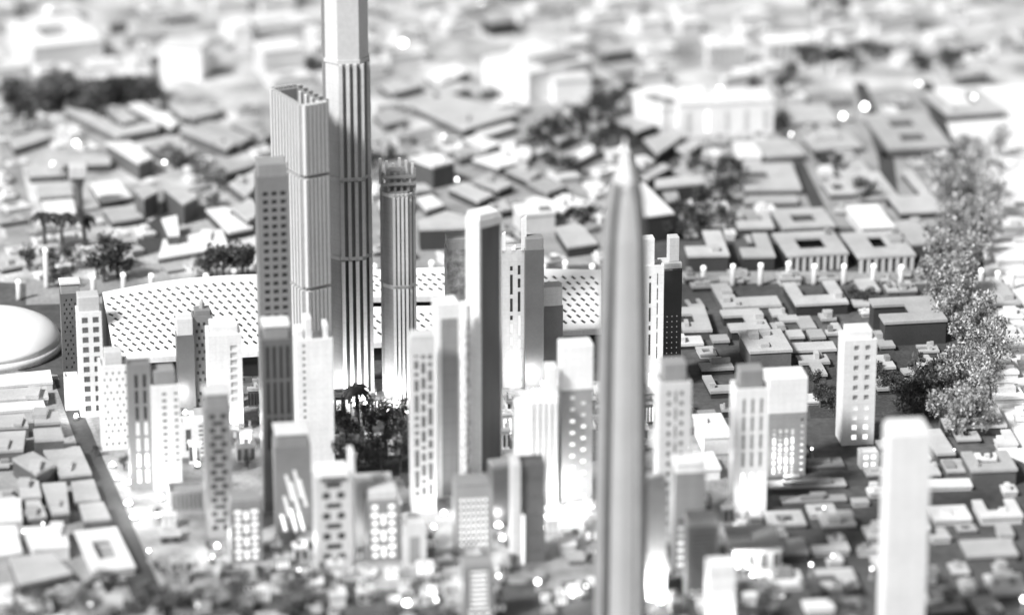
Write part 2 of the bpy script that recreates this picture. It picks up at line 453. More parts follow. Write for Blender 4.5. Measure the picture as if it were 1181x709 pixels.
tower('blank glossy dark tower with pale cap before the perforated roof', 203, 226, 362, 474, 'dark', 10, .9, cap=(.04, 19), capm='pale')
t, w, d, h, hb = tower('slim dark tower speckled with black windows, carrying a short mast', 222, 248, 352, 470, 'grey', 10, .9,
      stagger(3, 12, .5, .5, seed=5), cap=(.1, 6), glass='black')
bm = bmesh.new(); lathe(bm, [(.03, h), (.025, h+.06), (.008, h+.1)], 8); obj('mast', bm, M['metal'], t)
tower('plain white tower without visible windows in front of the perforated roof', 237, 281, 366, 500, 'white', 10, .9, grid(1, 8, .5, .7, .55, .95, .3, .9),
      cap=(.1, 9), glass='pale')
tower('grey tower with dark mixed windows and small pale roof block, standing forward on the left', 235, 270, 447, 622, 'mid', 10, .9,
      faces_pattern(17), cap=(.06, 14, 'pale'), glass='black')
tower('short grey tower with glowing cross-shaped window rows, lower left', 262, 303, 566, 650, 'mid', 10, .8, plus(8), lit=.95, cap=(.02, 7), capm='mid')
tower('long grey tower with three columns of dark windows in front of the hollow finned tower', 299, 339, 181, 535, 'grey', 10, .8,
      grid(3, 33, .6, .52, .12, .96, .03, .955), cap=(.03, 14), capm='mid', glass='black')
tower('dark ribbed tower with bright white roof slab in front of the three-column grey tower', 301, 341, 368, 590, 'dark', 8, .9,
      grid(4, 3, .5, .92, .1, .95, .35, .97), cap=(.1, 13, 'roofw'), capm='mid', glass='black')
# notched white tower
t, w, d, h, hb = tower('white notched-top tower of upright slabs with one dotted column', 340, 386, 382, 545, 'white', 10, .7,
      grid(1, 18, .4, .5, .1, .3, .1, .98), glass='mid')
for a, b, k in ((-.5, -.3, .1), (-.26, -.06, .22), (.26, .4, .14)):
    boxobj('top_slab', M['white'], t, a*w, b*w, -d*.4, d*.3, h-.03, h+k, bevel=.006)
# diagonal slits
t, w, d, h, hb = tower('dark grey tower with slanting glowing slits and pale roof slab', 314, 360, 490, 622, 'grey', 8, .9, cap=(.05, 12, 'roofw'), capm='mid')
for k, (u, v, L) in enumerate(((-.12, .62, .28), (.12, .66, .3), (-.2, .4, .22), (.04, .5, .34), (.26, .55, .3), (-.3, .2, .18), (-.02, .22, .26), (.2, .2, .2))):
    bm = bmesh.new(); l = L*hb/2
    prof = [(-.016, -l), (.016, -l), (.016, l), (-.016, l)]
    sh = -.22
    pts = [(x+sh*z, z) for x, z in prof]
    a = [bm.verts.new((x+u*w, -d/2-.004, z+v*hb*.9)) for x, z in pts]; b = [bm.verts.new((x+u*w, -d/2+.01, z+v*hb*.9)) for x, z in pts]
    for i in range(4): bm.faces.new((a[i], a[(i+1) % 4], b[(i+1) % 4], b[i]))
    bm.faces.new(a); bm.faces.new(b[::-1])
    obj('light_slit', bm, M['lit' if v < .35 else 'dim'], t)
t, w, d, h, hb = tower('white tower with paired square and wide dark windows and a fin at its right', 360, 406, 532, 655, 'pale', 10, .9,
      faces_pattern(8), cap=(.06, 5), capm='white', glass='black')
boxobj('fin', M['white'], t, w/2+.002, w/2+.05, -d*.3, d*.4, 0, h+.16, bevel=.006)
boxobj('louvre', M['dark'], t, -w*.36, w*.36, -d/2-.012, -d/2-.001, hb*.955, hb*.998)
t, w, d, h, hb = tower('grey tower with glowing chequer windows right of the paired-window tower', 420, 461, 556, 648, 'grey', 8, .8, plus(7), lit=.95, cap=(.05, 10), capm='pale')
tower('plain pale slab behind the chequer-lit grey tower', 409, 452, 545, 632, 'pale', 8, .25)
tower('tall grey lattice tower with three slot columns right of the dark trees', 472, 503, 380, 592, 'pale', 8, .8, slits(3, 12, .6, .1, .94, .1, .92, 4), cap=(.02, 6), glass='dark')
tower('white-edged grey panel tower right of the slot-lattice tower', 499, 531, 342, 575, 'white', 14, 1.1, grid(1, 1, .86, .97, .12, .99, .0, .94), glass='mid')
tower('speckled dark grey tower with flat pale roof, behind the white corner tower', 513, 548, 268, 455, 'speck', 8, .8, cap=(.02, 12), capm='mid')
# the white corner tower: three facets, the right one's shade put in as a dark pane
t, w, d, h, hb = tower('very tall tower with bright white left face and right face darkened as shade, centre', 538, 579, 240, 556, 'white', 38, .75, grid(1, 1, .9, .995, .06, 1.0, .0, .97), glass='dark', cap=(.04, 5), capm='white')
bm = bmesh.new(); box(bm, -w/2-.05, -w/2+.06, d/2-.08, d/2+.06, 0, h*.66); obj('corner_pier', bm, M['rough'], t)
t, w, d, h, hb = tower('pale lattice tower with two pointed roof fins and slit windows, centre', 577, 607, 282, 448, 'pale', 6, .8, slits(2, 9, .36, .22, .86, .05, .92, 9), lit=.28, dim=.2, glass='black')
for a, b, k in ((-.5, -.36, .18), (.3, .5, .34), (-.1, .06, .02)):
    bm = bmesh.new(); box(bm, a*w, b*w, -d*.5, -d*.3, h-.03, h+k)
    for v in bm.verts:
        if v.co.z > h: v.co.z += (v.co.x-a*w)*.8
    obj('roof_fin', bm, M['white'], t)
tower('glossy dark tower whose foot is washed white by a floodlight', 603, 627, 270, 450, 'dark', 8, .8, cap=(.03, 13), capm='grey')
tower('short dark tower with pale cap left of the open perforated roof', 622, 649, 325, 440, 'dark', 10, .8, cap=(.03, 22), capm='pale')
tower('pale tower with white cube top and dotted glowing windows left of the spire', 643, 683, 390, 580, 'mid', 10, .7,
      grid(1, 9, .5, .3, .2, .5, .05, .96)+grid(1, 9, .5, .3, .55, .85, .0, .91), lit=.72, dim=.25, cap=(-.015, 48), capm='white')
# stepped white cluster
t, w, d, h, hb = tower('dazzling white ribbed tower of stepped slabs behind the dark split tower', 606, 643, 448, 590, 'white', 6, .8)
for i in range(5):
    x = -w*.4+w*.2*i
    boxobj('rib', M['white'], t, x-.02, x+.02, -d/2-.035, -d/2-.001, 0, h-.05)
boxobj('upper_slab', M['white'], t, w*.1, w*.5, -d*.2, d*.5, h-.03, h+.28, bevel=.008)
t, w, d, h, hb = tower('narrow bright white post-like tower left of the stepped ribbed tower', 592, 608, 458, 585, 'white', 6, 1.2, cap=(.05, 4))
t, w, d, h, hb = tower('dark split tower with pale left fin, front centre', 590, 629, 525, 650, 'dark', 6, .8, stagger(3, 5, .2, .2, .4, .95, seed=3), glass='grey')
boxobj('fin', M['pale'], t, -w/2-.03, -w/2+.06, -d/2-.05, d*.3, 0, h+.03, bevel=.006)
boxobj('light_strip', M['lit'], t, -w/2+.07, -w/2+.1, -d/2-.02, -d/2-.001, 0, h*.5)
tower('grey tower with dense grid of softly lit square windows, front centre', 521, 566, 546, 640, 'mid', 8, .8, grid(6, 8, .52, .6, .1, .93, .1, .86), lit=.95, dim=.05, cap=(.02, 5))
tower('dark block with slanted pale edge behind the softly lit grid tower', 562, 592, 528, 610, 'dark', 20, .8, cap=(.0, 4), capm='mid')
tower('grey tower with wide glowing window bands at the bottom edge', 530, 570, 640, 722, 'mid', 8, .8, grid(1, 8, .7, .5, .15, .9, .3, .95)+grid(3, 3, .55, .5, .15, .9, .02, .3), lit=.96, cap=(.02, 4))
t, w, d, h, hb = tower('small pale frame-fronted block in front of the slot-lattice tower', 463, 492, 597, 655, 'pale', 8, .8, grid(1, 1, .5, .8, .05, .95, .0, .8), glass='mid')
t, w, d, h, hb = tower('tall pale lattice tower with stepped top right behind the spire', 735, 764, 300, 455, 'white', 8, .8, slits(1, 8, .3, .25, .55, .05, .92, 12)+grid(1, 8, .2, .8, .6, .85, .04, .95), glass='black', lit=.16, dim=.1)
boxobj('upper_block', M['white'], t, -w*.4, w*.1, -d*.4, d*.3, h-.03, h+.3, bevel=.006)
t, w, d, h, hb = tower('black tower with pinprick lights right behind the spire', 757, 785, 297, 440, 'black', 10, .9, grid(3, 12, .2, .2, .2, .9, .04, .6), glass='dim', cap=(.0, 6), capm='pale')
boxobj('upper_block', M['pale'], t, -w*.1, w*.4, -d*.3, d*.3, h+.001, h+.28, bevel=.006)
tower('white tower with grey cap and cross-patterned dark windows right of the spire', 754, 795, 410, 615, 'pale', 8, .9,
      grid(2, 14, .28, .45, .1, .9, .03, .96)+grid(1, 8, .28, .7, .4, .62, .05, .96), cap=(.14, 20), capm='mid', glass='dark')
tower('short grey tower with white roof slab in front of the cross-patterned tower', 774, 812, 527, 660, 'mid', 6, .8,
      grid(1, 7, .7, .45, .08, .42, .04, .55), lit=.3, dim=.15, cap=(.03, 8, 'roofw'), capm='white', glass='black')
tower('grey louvred tower with pale roof, low right of the spire', 788, 828, 588, 692, 'mid', 6, .8, grid(1, 14, .9, .35, .1, .95, .16, .93)+grid(4, 2, .5, .5, .1, .95, .02, .14), lit=.14, dim=.03, cap=(.02, 8), capm='pale', glass='grey')
tower('white rounded-looking tower glowing at the bottom edge right of the spire', 813, 847, 642, 735, 'white', 6, .8, grid(3, 5, .3, .6), glass='pale')
tower('slim white tower flooded with light close against the spire', 742, 768, 545, 690, 'white', 6, 1, cap=(.05, 8))
t, w, d, h, hb = tower('white tower with three columns of tall slots and a glowing foot, right of centre', 841, 884, 418, 592, 'white', 8, .8,
      grid(3, 4, .34, .86, .14, .92, .36, .93)+grid(3, 1, .4, .95, .14, .92, .1, .33), lit=.34, dim=.06, cap=(.14, 20), capm='mid', glass='mid')
tower('pale tower with white cube top and dense glowing slots, right of the three-slot tower', 880, 929, 424, 550, 'mid', 8, .8,
      slits(4, 9, .55, .08, .72, .03, .72, 21)+grid(1, 9, .5, .4, .8, .98, .04, .9), lit=.55, dim=.25, cap=(-.012, 38), capm='white', glass='mid')
tower('white tower with two columns of square windows standing alone in the right district', 966, 1008, 372, 514, 'white', 8, .9,
      grid(2, 10, .44, .5, .2, .9, .03, .97), lit=.26, dim=.1, cap=(.12, 9), glass='mid')
tower('blank white slab tower blurred in the right foreground', 1014, 1066, 482, 742, 'white', 6, .9, cap=(.05, 4))
tower('tiny pale block with four glowing windows left of the blank white slab tower', 990, 1013, 516, 541, 'pale', 8, .8, grid(2, 2, .6, .6), lit=1, cat='building')
tower('small white annexe at the foot of the dark slab tower, left end', 73, 91, 429, 474, 'white', 10, 1, cat='building')
tower('small grey office block with barcode facade among the left towers', 191, 236, 556, 592, 'mid', 10, .7, grid(7, 1, .45, .8), glass='dark', cat='building')
tower('small white barred block between the left towers', 205, 240, 480, 528, 'white', 10, .7, grid(1, 7, .5, .5, .6, .9)+grid(1, 1, .5, .7, .1, .5), glass='dark', cat='building')

# ------------------------------------------------------------------ the tall fluted tower and its neighbours
def shaft(name, bm, poly_pts, z0, z1, m, parent):
    prism(bm, poly_pts, z0, z1); return obj(name, bm, m, parent)
def fluted(label, x0, x1, yt, yb, bands, nrib, crown=False):
    s = scale_at(G((x0+x1)/2, yb)); W = (x1-x0)/s
    p = G((x0+x1)/2, yb); c = Vector((p.x, p.y+W*.5, 0)); h = height_for((c.x, c.y-W*.5), yt)
    t = thing('fluted_tower', c, R(6), label, 'tower', 'model towers of the central district')
    a = W/2*.94; k = a*.42
    octo = [(-k,-a),(k+.12*a,-a),(a,-k),(a,k),(k,a),(-k,a),(-a,k),(-a,-k)]
    FOOT.append(foot_rect(c, W, W, R(6)))
        # upper, smoother sleeve
    zb = [height_for((c.x, c.y-a), y) for y in bands]
    tiers = [0]+zb+[h]
    for k_ in range(len(tiers)-1):
        bm = bmesh.new(); prism(bm, octo, tiers[k_]+(.0005 if k_ else 0), tiers[k_+1]); obj('shaft', bm, M[('mid', 'pale', 'pale', 'flat')[k_] if len(bands) > 2 else 'mid'], t)
    for z in zb:
        bm = bmesh.new(); prism(bm, [(x*1.05, y*1.05) for x, y in octo], z-.02, z+.02); obj('band', bm, M['pale'], t)
    for i in range(nrib):
        x = -k*.75+(a*.98+k*.75)*i/(nrib-1)
        y = -a if x <= k+.12*a else -a+(x-k-.12*a)/(a-k-.12*a)*(a-k)
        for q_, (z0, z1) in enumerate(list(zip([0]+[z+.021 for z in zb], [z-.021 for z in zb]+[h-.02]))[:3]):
            boxobj('rib', M['white' if q_ == 0 else 'pale'], t, x-.018*W/.48, x+.018*W/.48, y-.05*W/.48, y+.03, z0, z1)  # lowest ribs whiter, the uplight from the foot put into their colour
    for i in range(nrib-1):
        x = -k*.75+(a*.98+k*.75)*(i+.5)/(nrib-1); hw = (a*.98+k*.75)/(nrib-1)/2-.019*W/.48
        y = -a if x <= k+.12*a else -a+(x-k-.12*a)/(a-k-.12*a)*(a-k)
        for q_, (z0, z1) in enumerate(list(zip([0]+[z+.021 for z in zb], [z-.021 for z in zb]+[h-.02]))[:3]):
            boxobj('rib_gap_shade', M[('black', 'dark', 'grey')[q_] if not crown else ('black', 'dark', 'mid')[q_]], t, x-hw, x+hw, y-.008, y+.02, z0, z1)  # dark strip proud of the shaft, painting the shade between ribs
    for i in range(5):   # left facet ribs, finer
        y = -k+2*k*i/4
        boxobj('rib', M['mid'], t, -a-.012, -a+.02, y-.012, y+.012, 0, h-.03)
    if crown:
        for i in range(6):
            x = -a+2*a*i/5
            boxobj('crown_post', M['grey'], t, x-.014, x+.014, -a+.02, -a+.05, h, h+.2+.05*(i % 2))
            boxobj('crown_post', M['pale'], t, x-.014, x+.014, a-.05, a-.02, h, h+.28-.03*(i % 3))
        for z in (.07, .15):
            boxobj('crown_ring', M['grey'], t, -a-.01, a+.01, -a, -a+.018, h+z, h+z+.03)
        boxobj('crown_core', M['mid'], t, -a*.5, a*.5, -a*.4, a*.4, h+.001, h+.2)
    bm = bmesh.new(); prism(bm, [(x*1.16, y*1.16) for x, y in octo], 0, .07); obj('plinth', bm, M['white'], t)
    return t, h
fluted('tallest tower with white vertical ribs, rising out of the top of the picture', 377, 430, -70, 462, [298, 207, 72], 5)
fluted('slim grey ribbed tower with a lattice crown right of the tallest tower', 441, 480, 222, 470, [331, 226], 6, crown=True)
addland('the tallest ribbed tower', 404, 250)

def finned_hollow():
    hz = 4.2
    pts = [(316,104),(349,123),(375,118),(342,100)]
    # find height so that the front corner base sits at y = 500
    b = G(349, 497); hz = height_for(b, 123)
    P = [G(x, y, hz) for x, y in pts]; c = sum(P, Vector())/4
    t = thing('finned_tower', (c.x, c.y, 0), 0, 'hollow-topped parallelogram tower with pale fins left of the tallest tower', 'tower', 'model towers of the central district')
    L = [Vector((p.x-c.x, p.y-c.y, 0)) for p in P]
    FOOT.append([(p.x, p.y) for p in P])
    bm = bmesh.new(); inn = [v*.84 for v in L]
    prism(bm, L, 0, hz-.45)
    n = 4
    A = [bm.verts.new((v.x, v.y, hz-.45)) for v in L]; B = [bm.verts.new((v.x, v.y, hz)) for v in L]
    D = [bm.verts.new((v.x, v.y, hz)) for v in inn]; E = [bm.verts.new((v.x, v.y, hz-.44)) for v in inn]
    for i in range(4):
        j = (i+1) % 4
        bm.faces.new((A[i],A[j],B[j],B[i])); bm.faces.new((B[i],B[j],D[j],D[i])); bm.faces.new((D[i],D[j],E[j],E[i]))
    bmesh.ops.remove_doubles(bm, verts=bm.verts[:], dist=1e-4)
    obj('shaft', bm, M['grey'], t)
    zs = [height_for(b, 333), height_for(b, 204)]
    for (i, j, nf, m) in ((0, 1, 10, 'flat'), (1, 2, 6, 'flat'), (2, 3, 6, 'mid'), (3, 0, 5, 'mid')):
        e = L[j]-L[i]; nrm = Vector((e.y, -e.x, 0)).normalized()
        ang = math.atan2(e.y, e.x)
        for k in range(nf):
            q = L[i]+e*((k+.3)/(nf-.4))
            for z0, z1 in zip([0]+[z+.02 for z in zs], [z-.02 for z in zs]+[hz+.02]):
                bm = bmesh.new(); box(bm, -.018, .018, -.05, .004, z0, z1)
                bmesh.ops.transform(bm, matrix=Matrix.Translation(q) @ Matrix.Rotation(ang, 4, 'Z'), verts=bm.verts[:])
                obj('fin', bm, M[m], t)
    for z in zs:
        bm = bmesh.new(); prism(bm, [(v.x*1.06, v.y*1.06) for v in L], z-.018, z+.018); obj('band', bm, M['mid'], t)
    for k in range(4):
        q = L[3]*.8+(L[2]-L[3])*.8*(k+.5)/4
        boxobj('inner_fin', M['white'], t, q.x-.012, q.x+.012, q.y-.04, q.y, hz-.43, hz-.01)
finned_hollow()

# ------------------------------------------------------------------ the spire tower
def spire():
    p = G(716, 728); s = scale_at(p); c = Vector((p.x, p.y+.25, 0)); h = height_for((c.x, c.y), 158)
    t = thing('spire_tower', c, 0, 'tall tapering obelisk tower with grooved sides and bright pointed tip, blurred in front', 'tower', 'model towers of the central district')
    FOOT.append(foot_rect(c, .7, .7, 0))
    W = 51/s
    def plan(f):
        a = W/2*f; g = a*.62; e = a*.8
        out = []
        one = [(-g,-a),(g,-a),(g*1.02,-e*.8),(e*.85,-e*.8)]
        for k in range(4):
            co, si = math.cos(k*math.pi/2), math.sin(k*math.pi/2)
            for x, y in one: out.append((x*co-y*si, x*si+y*co))
        return out
    zt = h*.905
    def loft(bm, levels):
        rings = [[bm.verts.new((x, y, z)) for x, y in plan(f)] for z, f in levels]
        for r0, r1 in zip(rings, rings[1:]):
            n = len(r0)
            for i in range(n): bm.faces.new((r0[i], r0[(i+1) % n], r1[(i+1) % n], r1[i]))
        bm.faces.new(rings[0][::-1]); bm.faces.new(rings[-1])
    LV = [(0, 1.0), (h*.3, .95), (h*.6, .86), (h*.8, .75), (h*.87, .6), (zt, .46)]
    bm = bmesh.new(); loft(bm, [(z, f*.82) for z, f in LV]); obj('shaft', bm, M['dark'], t)
    for k in range(4):
        co, si = math.cos(k*math.pi/2), math.sin(k*math.pi/2); bm = bmesh.new(); rings = []
        for z, f in LV:
            a = W/2*f
            rings.append([bm.verts.new((x*co-y*si, x*si+y*co, z+.0005)) for x, y in ((-a*.53, -a*.98), (0, -a*1.06), (a*.53, -a*.98), (a*.53, -a*.5), (-a*.53, -a*.5))])
        for r0, r1 in zip(rings, rings[1:]):
            for q in range(5): bm.faces.new((r0[q], r0[(q+1) % 5], r1[(q+1) % 5], r1[q]))
        bm.faces.new(rings[0][::-1]); bm.faces.new(rings[-1])
        obj('face_panel', bm, M['panel'], t)
    bm = bmesh.new(); loft(bm, [(zt+.001, .5), (h*.94, .31), (h*.975, .13), (h, .02)]); obj('tip', bm, M['white'], t)
    for k in range(4):
        co, si = math.cos(k*math.pi/2+math.pi/4), math.sin(k*math.pi/2+math.pi/4)
        bm = bmesh.new(); rings = []
        for z, f in ((0, 1), (h*.3, .95), (h*.6, .87), (h*.8, .75), (h*.87, .6), (h*.915, .4)):
            a = W/2*f*1.2; b = .05
            rings.append([bm.verts.new((a*co-x*si*b+y*co*b, a*si+x*co*b+y*si*b, z)) for x, y in ((-1,-1.4),(1,-1.4),(1,1),(-1,1))])
        for r0, r1 in zip(rings, rings[1:]):
            for i in range(4): bm.faces.new((r0[i], r0[(i+1) % 4], r1[(i+1) % 4], r1[i]))
        bm.faces.new(rings[0][::-1]); bm.faces.new(rings[-1])
        obj('edge_fin', bm, M['mid'], t)
spire()

# ------------------------------------------------------------------ the perforated hall
def perforated():
    t = thing('perforated_hall', tuple(G(400, 395)), 0, 'long hall roofed by white perforated sloping skins behind the towers', 'hall')
    inv = -Vector(t.location)
    def skin(q, zb, zf, nu, nv, th=.012, bow=0.0):
        """q: pixel corners back-left, back-right, front-right, front-left; back edge height zb, front zf"""
        P = [G(*q[0], zb), G(*q[1], zb), G(*q[2], zf), G(*q[3], zf)]
        def at(u, v): return P[3].lerp(P[2], u).lerp(P[0].lerp(P[1], u), v)+inv+Vector((0, 0, bow*math.sin(math.pi*max(0, min(1, u)))*v))
        nrm = (P[1]-P[0]).cross(P[3]-P[0]).normalized()
        if nrm.z < 0: nrm = -nrm
        bm = bmesh.new()
        for j in range(nv):
            off = .5 if j % 2 else 0
            for i in range(-1, nu+1):
                u0, u1 = (i+off)/nu, (i+1+off)/nu
                if u1 <= 0 or u0 >= 1: continue
                c0, c1 = max(u0, 0), min(u1, 1); v0, v1 = j/nv, (j+1)/nv
                full = u0 >= -1e-6 and u1 <= 1+1e-6 and 0 < j < nv-1
                out = [(c0,v0),(c1,v0),(c1,v1),(c0,v1)]
                if not full:
                    bm.faces.new([bm.verts.new(at(*k)) for k in out]); continue
                a, b = 1/nu, 1/nv
                hole = [(u0+.14*a, v0+.62*b), (u0+.60*a, v0+.10*b), (u0+.86*a, v0+.34*b), (u0+.40*a, v0+.88*b)]
                O = [bm.verts.new(at(*k)) for k in out]; H = [bm.verts.new(at(*k)) for k in hole]; K = [bm.verts.new(at(*k)-nrm*th) for k in hole]
                for x in range(4):
                    y = (x+1) % 4
                    bm.faces.new((O[x],O[y],H[y],H[x])); bm.faces.new((H[x],H[y],K[y],K[x]))
        bmesh.ops.remove_doubles(bm, verts=bm.verts[:], dist=1e-4)
        obj('roof_skin', bm, M['perf'], t)
        # black deck painting the dark interior under the skin, solid down to the ground
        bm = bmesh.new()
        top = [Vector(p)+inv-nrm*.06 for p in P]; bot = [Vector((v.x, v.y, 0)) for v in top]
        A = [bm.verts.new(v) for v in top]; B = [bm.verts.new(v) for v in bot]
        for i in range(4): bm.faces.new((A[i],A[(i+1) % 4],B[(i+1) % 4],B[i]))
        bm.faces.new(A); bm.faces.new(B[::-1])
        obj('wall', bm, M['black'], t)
        FOOT.append(hull([(p.x, p.y) for p in P]))
        # white lip along the front edge
        bm = bmesh.new()
        l0, l1 = Vector(P[3])+inv, Vector(P[2])+inv
        dr = (l1-l0).normalized(); n2 = Vector((dr.y, -dr.x, 0))
        vs = [l0+n2*.002, l1+n2*.002, l1+n2*.05, l0+n2*.05]
        a = [bm.verts.new(v+Vector((0,0,.012))) for v in vs]; b = [bm.verts.new(v-Vector((0,0,.05))) for v in vs]
        for i in range(4): bm.faces.new((a[i],a[(i+1) % 4],b[(i+1) % 4],b[i]))
        bm.faces.new(a); bm.faces.new(b[::-1])
        obj('roof_lip', bm, M['white'], t)
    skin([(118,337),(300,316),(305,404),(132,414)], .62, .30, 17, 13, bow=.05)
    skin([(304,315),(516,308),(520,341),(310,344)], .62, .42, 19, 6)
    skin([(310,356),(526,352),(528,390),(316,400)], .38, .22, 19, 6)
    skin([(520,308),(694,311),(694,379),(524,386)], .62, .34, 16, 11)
    return t
perforated()

# saucer arena at the left edge
def arena():
    c = G(-12, 402); s = scale_at(c)
    t = thing('domed_arena', c, 0, 'big smooth white domed arena cut off by the left edge', 'arena')
    a = 84/s
    bm = bmesh.new(); lathe(bm, [(a*.985, 0), (a, .05), (a*.99, .1)], 64); obj('rim', bm, M['white'], t, True)
    bm = bmesh.new(); lathe(bm, [(a*.985, .101), (a*.95, .17), (a*.86, .25), (a*.72, .31), (a*.5, .36), (a*.25, .39), (a*.02, .4)], 64); obj('roof', bm, M['perf'], t, True)
    FOOT.append([(c.x+a*math.cos(k*math.pi/4), c.y+a*math.sin(k*math.pi/4)) for k in range(8)])
arena()
# box sign on a dark post
def sign():
    p = G(92, 246); h = height_for(p, 189); s = scale_at(p)
    t = thing('box_on_post', p, R(5), 'pale square box carried on a thick dark post in the left distance', 'sign post')
    bm = bmesh.new(); lathe(bm, [(.05, 0), (.045, h-.32), (.1, h-.16)], 10); obj('post', bm, M['dark'], t)
    boxobj('box', M['pale'], t, -.11, .11, -.11, .11, h-.16, h, bevel=.01)
    boxobj('shade', M['dark'], t, -.09, .09, -.09, .09, h-.19, h-.161)
    FOOT.append(foot_rect(p, .3, .3, 0))
sign()

# ------------------------------------------------------------------ low blocks, read off the photograph
# right district
block(934, 280, 72, 28, 19, 'ring', 9, 'roof', 'walld', 'courtyard block with nine front piers, left of the pair behind the lamp row', piers=9)
block(1012, 281, 68, 30, 19, 'smallring', 9, 'roof', 'walld', 'courtyard block with small square hole and front piers, right of the pair', piers=8)
block(926, 251, 62, 23, 9, 'ring', 9, 'roof', 'wall', 'grey courtyard block directly behind the nine-pier courtyard block')
block(1003, 249, 38, 28, 14, 'bar', 9, 'roofw', 'walll', 'plain pale block with white left wall behind the small-courtyard block')
block(1045, 220, 52, 52, 9, 'U', 9, 'roof', 'walld', 'U-shaped grey block beside the upper leafy tree bank', pad=0)
block(1053, 268, 30, 28, 14, 'bar', 12, 'roof', 'wall', 'wedge-like grey block between the small-courtyard block and the leafy tree bank')
block(812, 280, 48, 30, 20, 'L', 4, 'roof', 'walld', 'L-shaped pale block with dark front behind the left end of the lamp row')
block(870, 282, 38, 28, 17, 'L', 4, 'roof', 'walld', 'smaller L-shaped block second from the left behind the lamp row')
block(868, 252, 42, 22, 8, 'U', 4, 'roof', 'walld', 'U-shaped grey block behind the smaller L-shaped block')
block(860, 339, 68, 28, 11, 'L2', 8, 'roof', 'wall', 'long L-shaped grey block in front of the boulevard, left')
block(940, 337, 62, 26, 14, 'U', 8, 'roof', 'walld', 'U-shaped block with black yard in front of the boulevard')
block(859, 368, 46, 24, 12, 'C', 8, 'roof', 'walld', 'C-shaped grey block below the long L-shaped block')
block(800, 367, 34, 27, 12, 'C', 4, 'roof', 'wall', 'C-shaped pale block beside the black pinprick-lit tower')
block(882, 392, 50, 24, 24, 'bar', 8, 'roof', 'wall', 'deep grey slab block with roof boxes behind the two cube-topped towers', boxes=3)
for x, y, w, d, sh in ((897,359,17,8,'bar'),(909,366,22,6,'bar'),(929,371,18,14,'bar'),(954,364,18,7,'bar'),(960,378,20,12,'L'),(917,384,18,8,'bar'),(941,384,18,9,'bar'),(897,375,15,7,'bar'),
                   (830,389,20,7,'bar'),(1000,328,22,14,'bar'),(1045,331,22,7,'bar'),(1018,390,18,18,'bar'),(1019,416,20,14,'bar'),(1028,331,14,8,'bar')):
    block(x, y, w, d, 7, sh, 8, 'roof', 'wall')
block(789, 392, 42, 9, 7, 'bar', 6, 'roofw', 'walld', 'long white-roofed bar at the foot of the black pinprick-lit tower')
block(930, 399, 66, 9, 8, 'bar', 7, 'roof', 'wall', 'long grey bar left of the lone two-column white tower')
block(941, 420, 36, 22, 8, 'T', 7, 'roof', 'wall', 'T-shaped grey block left of the lone two-column white tower')
block(1046, 356, 74, 28, 28, 'C', 8, 'roof', 'walld', 'large C-shaped block with tall dark front near the leafy tree bank')
block(832, 441, 36, 18, 9, 'L2', 8, 'roof', 'walld', 'L-shaped block behind the three-slot white tower')
block(826, 421, 38, 7, 8, 'bar', 8, 'roof', 'walld', 'thin grey bar behind the three-slot white tower')
block(821, 489, 34, 24, 22, 'bar', 8, 'roofw', 'walll', 'pale cubic block left of the three-slot white tower', boxes=1)
block(815, 530, 24, 18, 14, 'bar', 8, 'roofw', 'walll', None)
block(1119, 478, 72, 24, 12, 'U', 4, 'roof', 'walld', 'U-shaped grey block right of the dark park tree')
block(1114, 500, 28, 12, 6, 'smallring', 6, 'roof', 'wall', 'little square courtyard block in front of the right U-shaped block')
block(1082, 508, 22, 26, 11, 'bar', 8, 'roof', 'wall', 'slanting grey bar right of the blank white slab tower')
block(1157, 503, 26, 15, 7, 'L', 6, 'roofw', 'walll'); block(1140, 530, 54, 20, 20, 'U', 6, 'roof', 'wall', 'wide grey block with recessed front at the right edge')
block(1100, 536, 24, 13, 6, 'bar', 6, 'roof', 'wall'); block(1074, 540, 16, 12, 6, 'bar', 6, 'roof', 'wall'); block(1092, 556, 56, 8, 6, 'bar', 4, 'roofw', 'walll')
block(1150, 280, 34, 40, 9, 'L2', 10, 'roofw', 'walll', 'white L-shaped block right of the leafy tree bank'); block(1163, 256, 36, 12, 6, 'bar', 6, 'roofw', 'walll')
block(1150, 336, 34, 28, 8, 'bar', 8, 'roof', 'wall', 'broad pale slab right of the leafy tree bank'); block(1165, 360, 26, 10, 6, 'bar', 6, 'roofw', 'walll'); block(1160, 382, 36, 10, 7, 'bar', 6, 'roofw', 'walll')
block(1150, 420, 40, 18, 8, 'bar', 6, 'roofw', 'walll'); block(1160, 450, 36, 14, 8, 'bar', 6, 'roofw', 'walll')
block(1046, 150, 74, 46, 9, 'E', 8, 'roof', 'wall', 'wide double-courtyard slab in the right distance')
block(1110, 117, 70, 32, 9, 'U', 14, 'roof', 'walld', 'U-shaped pale block at the far end of the leafy tree bank')
block(992, 206, 36, 50, 6, 'bar', 9, 'roof', 'wall', 'flat oblong slab between the two right-hand roads')
block(966, 215, 30, 18, 7, 'ring', 8, 'roof', 'walld'); block(886, 203, 66, 34, 8, 'C', 3, 'roof', 'wall', 'large C-shaped slab left of the right-hand roads')
block(888, 229, 62, 8, 7, 'bar', 3, 'roof', 'walld'); block(862, 172, 27, 20, 9, 'bar', 4, 'roofw', 'walll'); block(897, 170, 46, 22, 9, 'bar', 14, 'roof', 'wall')
block(932, 131, 58, 22, 8, 'bar', 8, 'roof', 'wall'); block(958, 162, 58, 20, 8, 'bar', 12, 'roof', 'walld')
block(833, 111, 112, 18, 38, 'bar', 8, 'roofw', 'white', 'big pale hall with glowing tall windows in the right distance', lits=5)
block(766, 112, 50, 26, 30, 'bar', 28, 'roofw', 'white', 'pale cubic block with white left wall beside the big distant hall')
